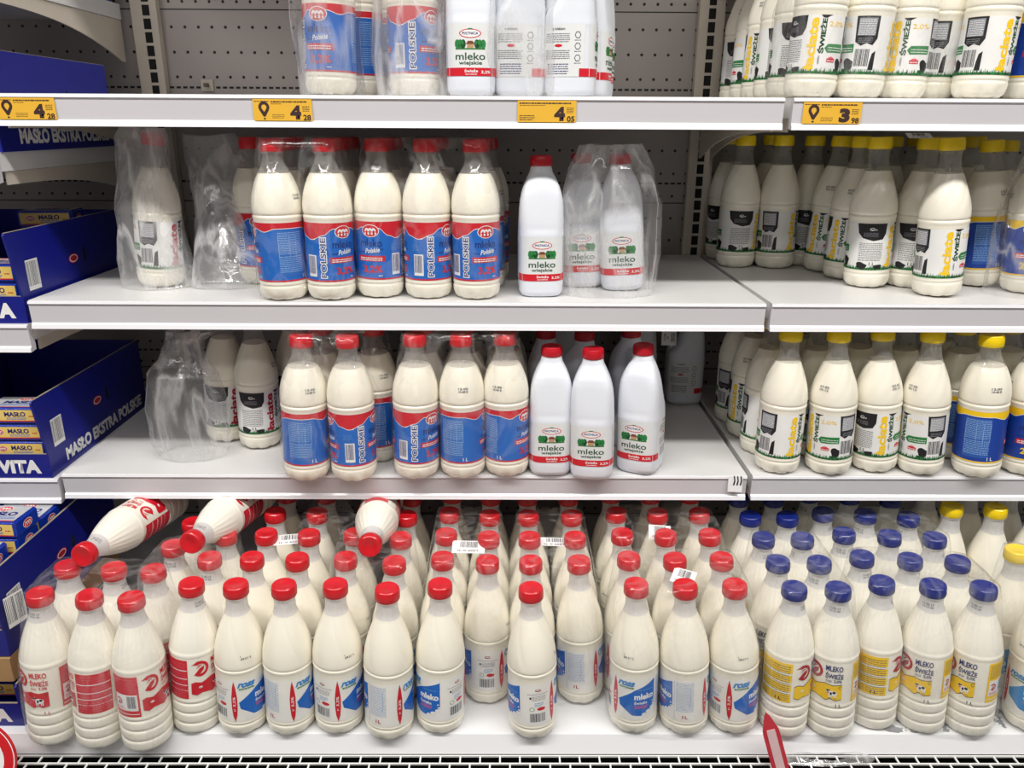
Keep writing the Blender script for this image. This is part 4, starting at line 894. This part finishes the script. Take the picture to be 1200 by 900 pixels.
price(641, '4', '05', False, 'yellow price tag with 4 and no pin mark, below white jugs')
price(976, '3', '98', True, 'yellow price tag with pin mark and 3, on the right bay')

# ------------------------------------------------------------------ butter cartons and packs
def carton(label, x1, y0, z, wd=.30, ln=.38, h=.155, front_h=.047, text=True, word='MLEKOVITA', barcode=True, lean=.02):
    r = empty('butter_carton', (x1, y0, z)); tag(r, label, 'carton', 'blue butter cartons'); t = .0035
    b = bmesh.new()
    side = [(0, 0), (ln, 0), (ln, h), (-lean+.004, h), (-lean, h-.004), (0, front_h)]
    prism_x(b, side, -t, 0); prism_x(b, side, -wd, -wd+t); box(b, -wd+t, 0, 0, -t, ln, t); box(b, -wd+t, ln-t, t, -t, ln, h)
    box(b, -wd+t, 0, t, -t, t, front_h)
    mesh_obj('carton_body', b, BOX, r)
    b = bmesh.new(); box(b, -t, -lean+.004, h, 0, ln, h+.0006); box(b, -wd, 0, front_h, 0, t, front_h+.0006); mesh_obj('cut_edge', b, BOXE, r)
    p = Print()
    side_map = plane_map((.0, 0, 0), (0, 1, 0), (0, 0, 1))
    if text: p.text('MASŁO EKSTRA POLSKIE', ln*500+14, 24, ln*1000-78, 25, LABW, 1, bold=.05); p.build('side_lettering', side_map, r, strip=None); p = Print()
    if barcode: p.barcode(22, 52, 58, 104, 1, 3, PMID, LABW); p.build('side_barcode', side_map, r, strip=None); p = Print()
    p.ell(ln*480, 84, 17, 9, PCRM, 1); p.ell(ln*480, 84, 14, 7, LABW, 2); p.ell(ln*480, 84, 12, 5.5, PCRM, 3); p.build('side_emblem', side_map, r, strip=None); p = Print(); p.ell(ln*480+40, 86, 5, 15, DARK, 1); p.build('hand_slot', side_map, r, strip=None)
    p = Print(); p.text(word, -111, front_h*480, 186, 27, LABW, 1, bold=.06)
    p.build('front_print', plane_map((0, 0, 0), (1, 0, 0), (0, 0, 1)), r, strip=None)
    return r
XB = -.815
carton('blue butter carton on the left upper shelf, MASŁO EKSTRA POLSKIE along its side', XB, 1.31, ZL[1], lean=.0, barcode=False)
carton('blue butter carton with barcode on its side, level with the second shelf', XB-.006, YF+.006, ZL[2], ln=.36, text=False)
carton('open blue butter carton with bricks in front, level with the third shelf', XB-.014, YF+.002, ZL[3], ln=.39)
c4 = carton('lower blue butter carton standing on the bottom deck under a cardboard tray', XB+.004, 1.062, ZD, h=.082, front_h=.046, text=False, barcode=False, lean=0)
bm = bmesh.new(); prism_x(bm, [(0, 0), (.37, 0), (.37, .045), (0, .045)], -.298, -.002); bmesh.ops.bevel(bm, geom=bm.edges[:], offset=.002, segments=1)
o = mesh_obj('cardboard_tray', bm, KRAFT); o.location = (XB+.0, 1.07, ZD+.084); tag(o, 'brown cardboard tray between two blue butter cartons', 'cardboard tray')
carton('upper blue butter carton on the cardboard tray, heaped with butter packs', XB-.002, 1.074, ZD+.131, front_h=.05, text=False)
P = at(120, 8, Y=1.62); carton('blue butter carton at the photo top left, only its corner showing', XB-.008, 1.40, ZL[0], h=.12, lean=0)
p = Print(); p.barcode(-17, -28, 17, 28, 0, 5, PMID, LABW); o = empty('barcode_label', (XB+.0165, 1.085, ZD+.215), (PI/2, 0, PI/2-.35)); p.build('label_face', plane_map((0, 0, 0), (1, 0, 0), (0, 1, 0)), o, strip=None); tag(o, 'white barcode label sticking out behind the leftmost red-printed bottle', 'label')
# butter pack prototype: wrapped brick with printed panel
r0 = empty('butter_pack')
bm = bmesh.new(); box(bm, -.05, 0, 0, .05, .062, .031); bmesh.ops.bevel(bm, geom=bm.edges[:], offset=.003, segments=3, affect='EDGES'); mesh_obj('foil_wrap', bm, FOIL, r0, 40)
def logo(p, cx, cy, k, l):
    p.ell(cx, cy, 9*k, 6*k, LABW, l); p.ell(cx, cy, 8.2*k, 5.3*k, PRED, l+1)
    for q in (-3.6, 0, 3.6): p.ring(cx+q*k, cy-.6*k, 2.2*k, 1*k, LABW, l+2, 0, PI, 8, 1.5); p.rect(cx+(q-2.2)*k, cy-3.4*k, cx+(q-1)*k, cy-.5*k, LABW, l+2); p.rect(cx+(q+1)*k, cy-3.4*k, cx+(q+2.2)*k, cy-.5*k, LABW, l+2)
p = Print(); p.rect(-45, 5, 45, 27, BUTY, 0); p.rect(-45, 5, 45, 7, PRED, 1); p.text('MASŁO', 8, 19, 38, 9, PDBL, 1, bold=.04); logo(p, -26, 17, .9, 1); p.lines(-8, 9, 28, 14, 2, PBLU, 1, 3, .5); p.lines(32, 14, 42, 18, 1, PRED, 1, 4, .5)
p.build('front_panel', plane_map((0, 0, 0), (1, 0, 0), (0, 0, 1)), r0, strip=None)
p = Print(); p.rect(-45, 4, 45, 58, SILV, 0); p.text('MASŁO', 5, 30, 62, 14, PDBL, 1, bold=.05); logo(p, 4, 47, 1.5, 1); p.lines(-30, 13, 40, 21, 2, PBLU, 1, 3, .5); p.rect(-45, 4, 45, 6.5, PRED, 1)
p.build('top_panel', plane_map((0, 0, .031), (1, 0, 0), (0, 1, 0)), r0, strip=None)
p = Print(); logo(p, 31, 15.5, 1.35, 0); p.build('end_emblem', plane_map((.05, 0, 0), (0, 1, 0), (0, 0, 1)), r0, strip=None)
first = [True]
def butter(loc, rot, label):
    if first[0]: r = r0; first[0] = False
    else:
        r = r0.copy(); C.objects.link(r)
        for ch in list(r0.children): c = ch.copy(); C.objects.link(c); c.parent = r
    r.location = loc; r.rotation_euler = rot; tag(r, label, 'butter pack', 'foil-wrapped butter bricks')
for i, z in enumerate((.004, .0365, .069, .1015)):
    butter((XB-.074, YF+.012, ZL[3]+z), (0, 0, 0), ['lowest butter brick hidden behind the low front of the open carton', 'butter brick with MASŁO, second from bottom in the open carton', 'butter brick with MASŁO, third from bottom in the open carton', 'topmost butter brick of the front stack in the open carton'][i])
for i, z in enumerate((.004, .0365, .069)): butter((XB-.068, YF+.016, ZL[2]+z), (0, 0, 0), ['lowest butter brick in the barcoded carton, left photo edge', 'middle butter brick in the barcoded carton, left photo edge', 'top butter brick in the barcoded carton, left photo edge'][i])
butter((XB-.066, 1.09, ZD+.047-.012), (0, 0, 0), 'butter brick in the lower carton under the cardboard tray')
bz = ZD+.131
for i, (dx, dy, z, rz) in enumerate(((-.066, .02, .004, 0), (-.066, .02, .0365, 0), (-.066, .02, .069, 0), (-.066, .02, .1015, .0), (-.074, .022, .134, .04), (-.064, .092, .134, 0), (-.062, .094, .1655, -.05), (-.066, .165, .134, .0))):
    butter((XB+dx, 1.074+dy, bz+z), (0, 0, rz), f"butter pack in the upper bottom-deck carton, {['bottom of front stack', 'second in front stack', 'third in front stack', 'fourth in front stack', 'silver top nearest the viewer', 'second stack, beneath top', 'silver top highest behind the nearest', 'farthest back top'][i]}")
butter((XB-.075, 1.52, ZL[2]+.135), (0, 0, .1), 'dark butter pack lying at the rear of the barcoded carton')

# ------------------------------------------------------------------ foreground pieces at the grille
o = empty('round_sign', (-.851, .985, .432), (D(74), 0, .1)); Rr = .068
bm = bmesh.new(); bmesh.ops.create_cone(bm, cap_ends=True, segments=64, radius1=Rr, radius2=Rr, depth=.004); mesh_obj('sign_disc', bm, mat('sign_red', (206, 22, 34), .4, .2), o, 30)
p = Print(); p.ring(0, 0, 66, 64.6, WHT, 0, n=48); p.ell(0, 0, 50, 50, WHT, 0, n=48); p.lines(-20, -12, 26, 14, 5, PPNK, 1, 5, .3); p.build('sign_print', plane_map((0, 0, .002), (1, 0, 0), (0, 1, 0)), o, strip=None)
tag(o, 'red-rimmed round white sign at the bottom left corner of the grille', 'sign')
PT = at(899, 838, Y=1.005); PBm = at(916, 905, Y=1.0); ax = (PT-PBm); L_ = ax.length
bm = bmesh.new()
def leaf(w_, s0, s1, y0, y1, mi):
    n = 14; a = []
    for i in range(n+1):
        t = s0+(s1-s0)*i/n; half = w_*min(1, (1-t)*3.2)**.7 if t < 1 else 0; a.append((half, t*L_))
    pts = [(-h_, z_) for h_, z_ in a]+[(h_, z_) for h_, z_ in a[::-1]][1 if a[-1][0] == 0 else 0:]
    f0 = [bm.verts.new((x_, y0, z_)) for x_, z_ in pts]; f1 = [bm.verts.new((x_, y1, z_)) for x_, z_ in pts]
    bm.faces.new(f0).material_index = mi; bm.faces.new(f1[::-1]).material_index = mi
    for i in range(len(pts)): bm.faces.new((f0[i], f1[i], f1[(i+1)%len(pts)], f0[(i+1)%len(pts)])).material_index = mi
leaf(.0135, 0, 1, -.001, .001, 0); leaf(.007, .0, .72, -.0018, -.0011, 1)
o = mesh_obj('plastic_strip', bm, [mat('translucent_red_strip', (196, 44, 60), .35, .3), mat('pale_strip_window', (224, 190, 192), .4, .2)]); o.location = PBm; o.rotation_euler = (-.1, math.atan2(ax.x, ax.z), 0)
tag(o, 'pointed red plastic strip standing up from the grille', 'plastic strip')
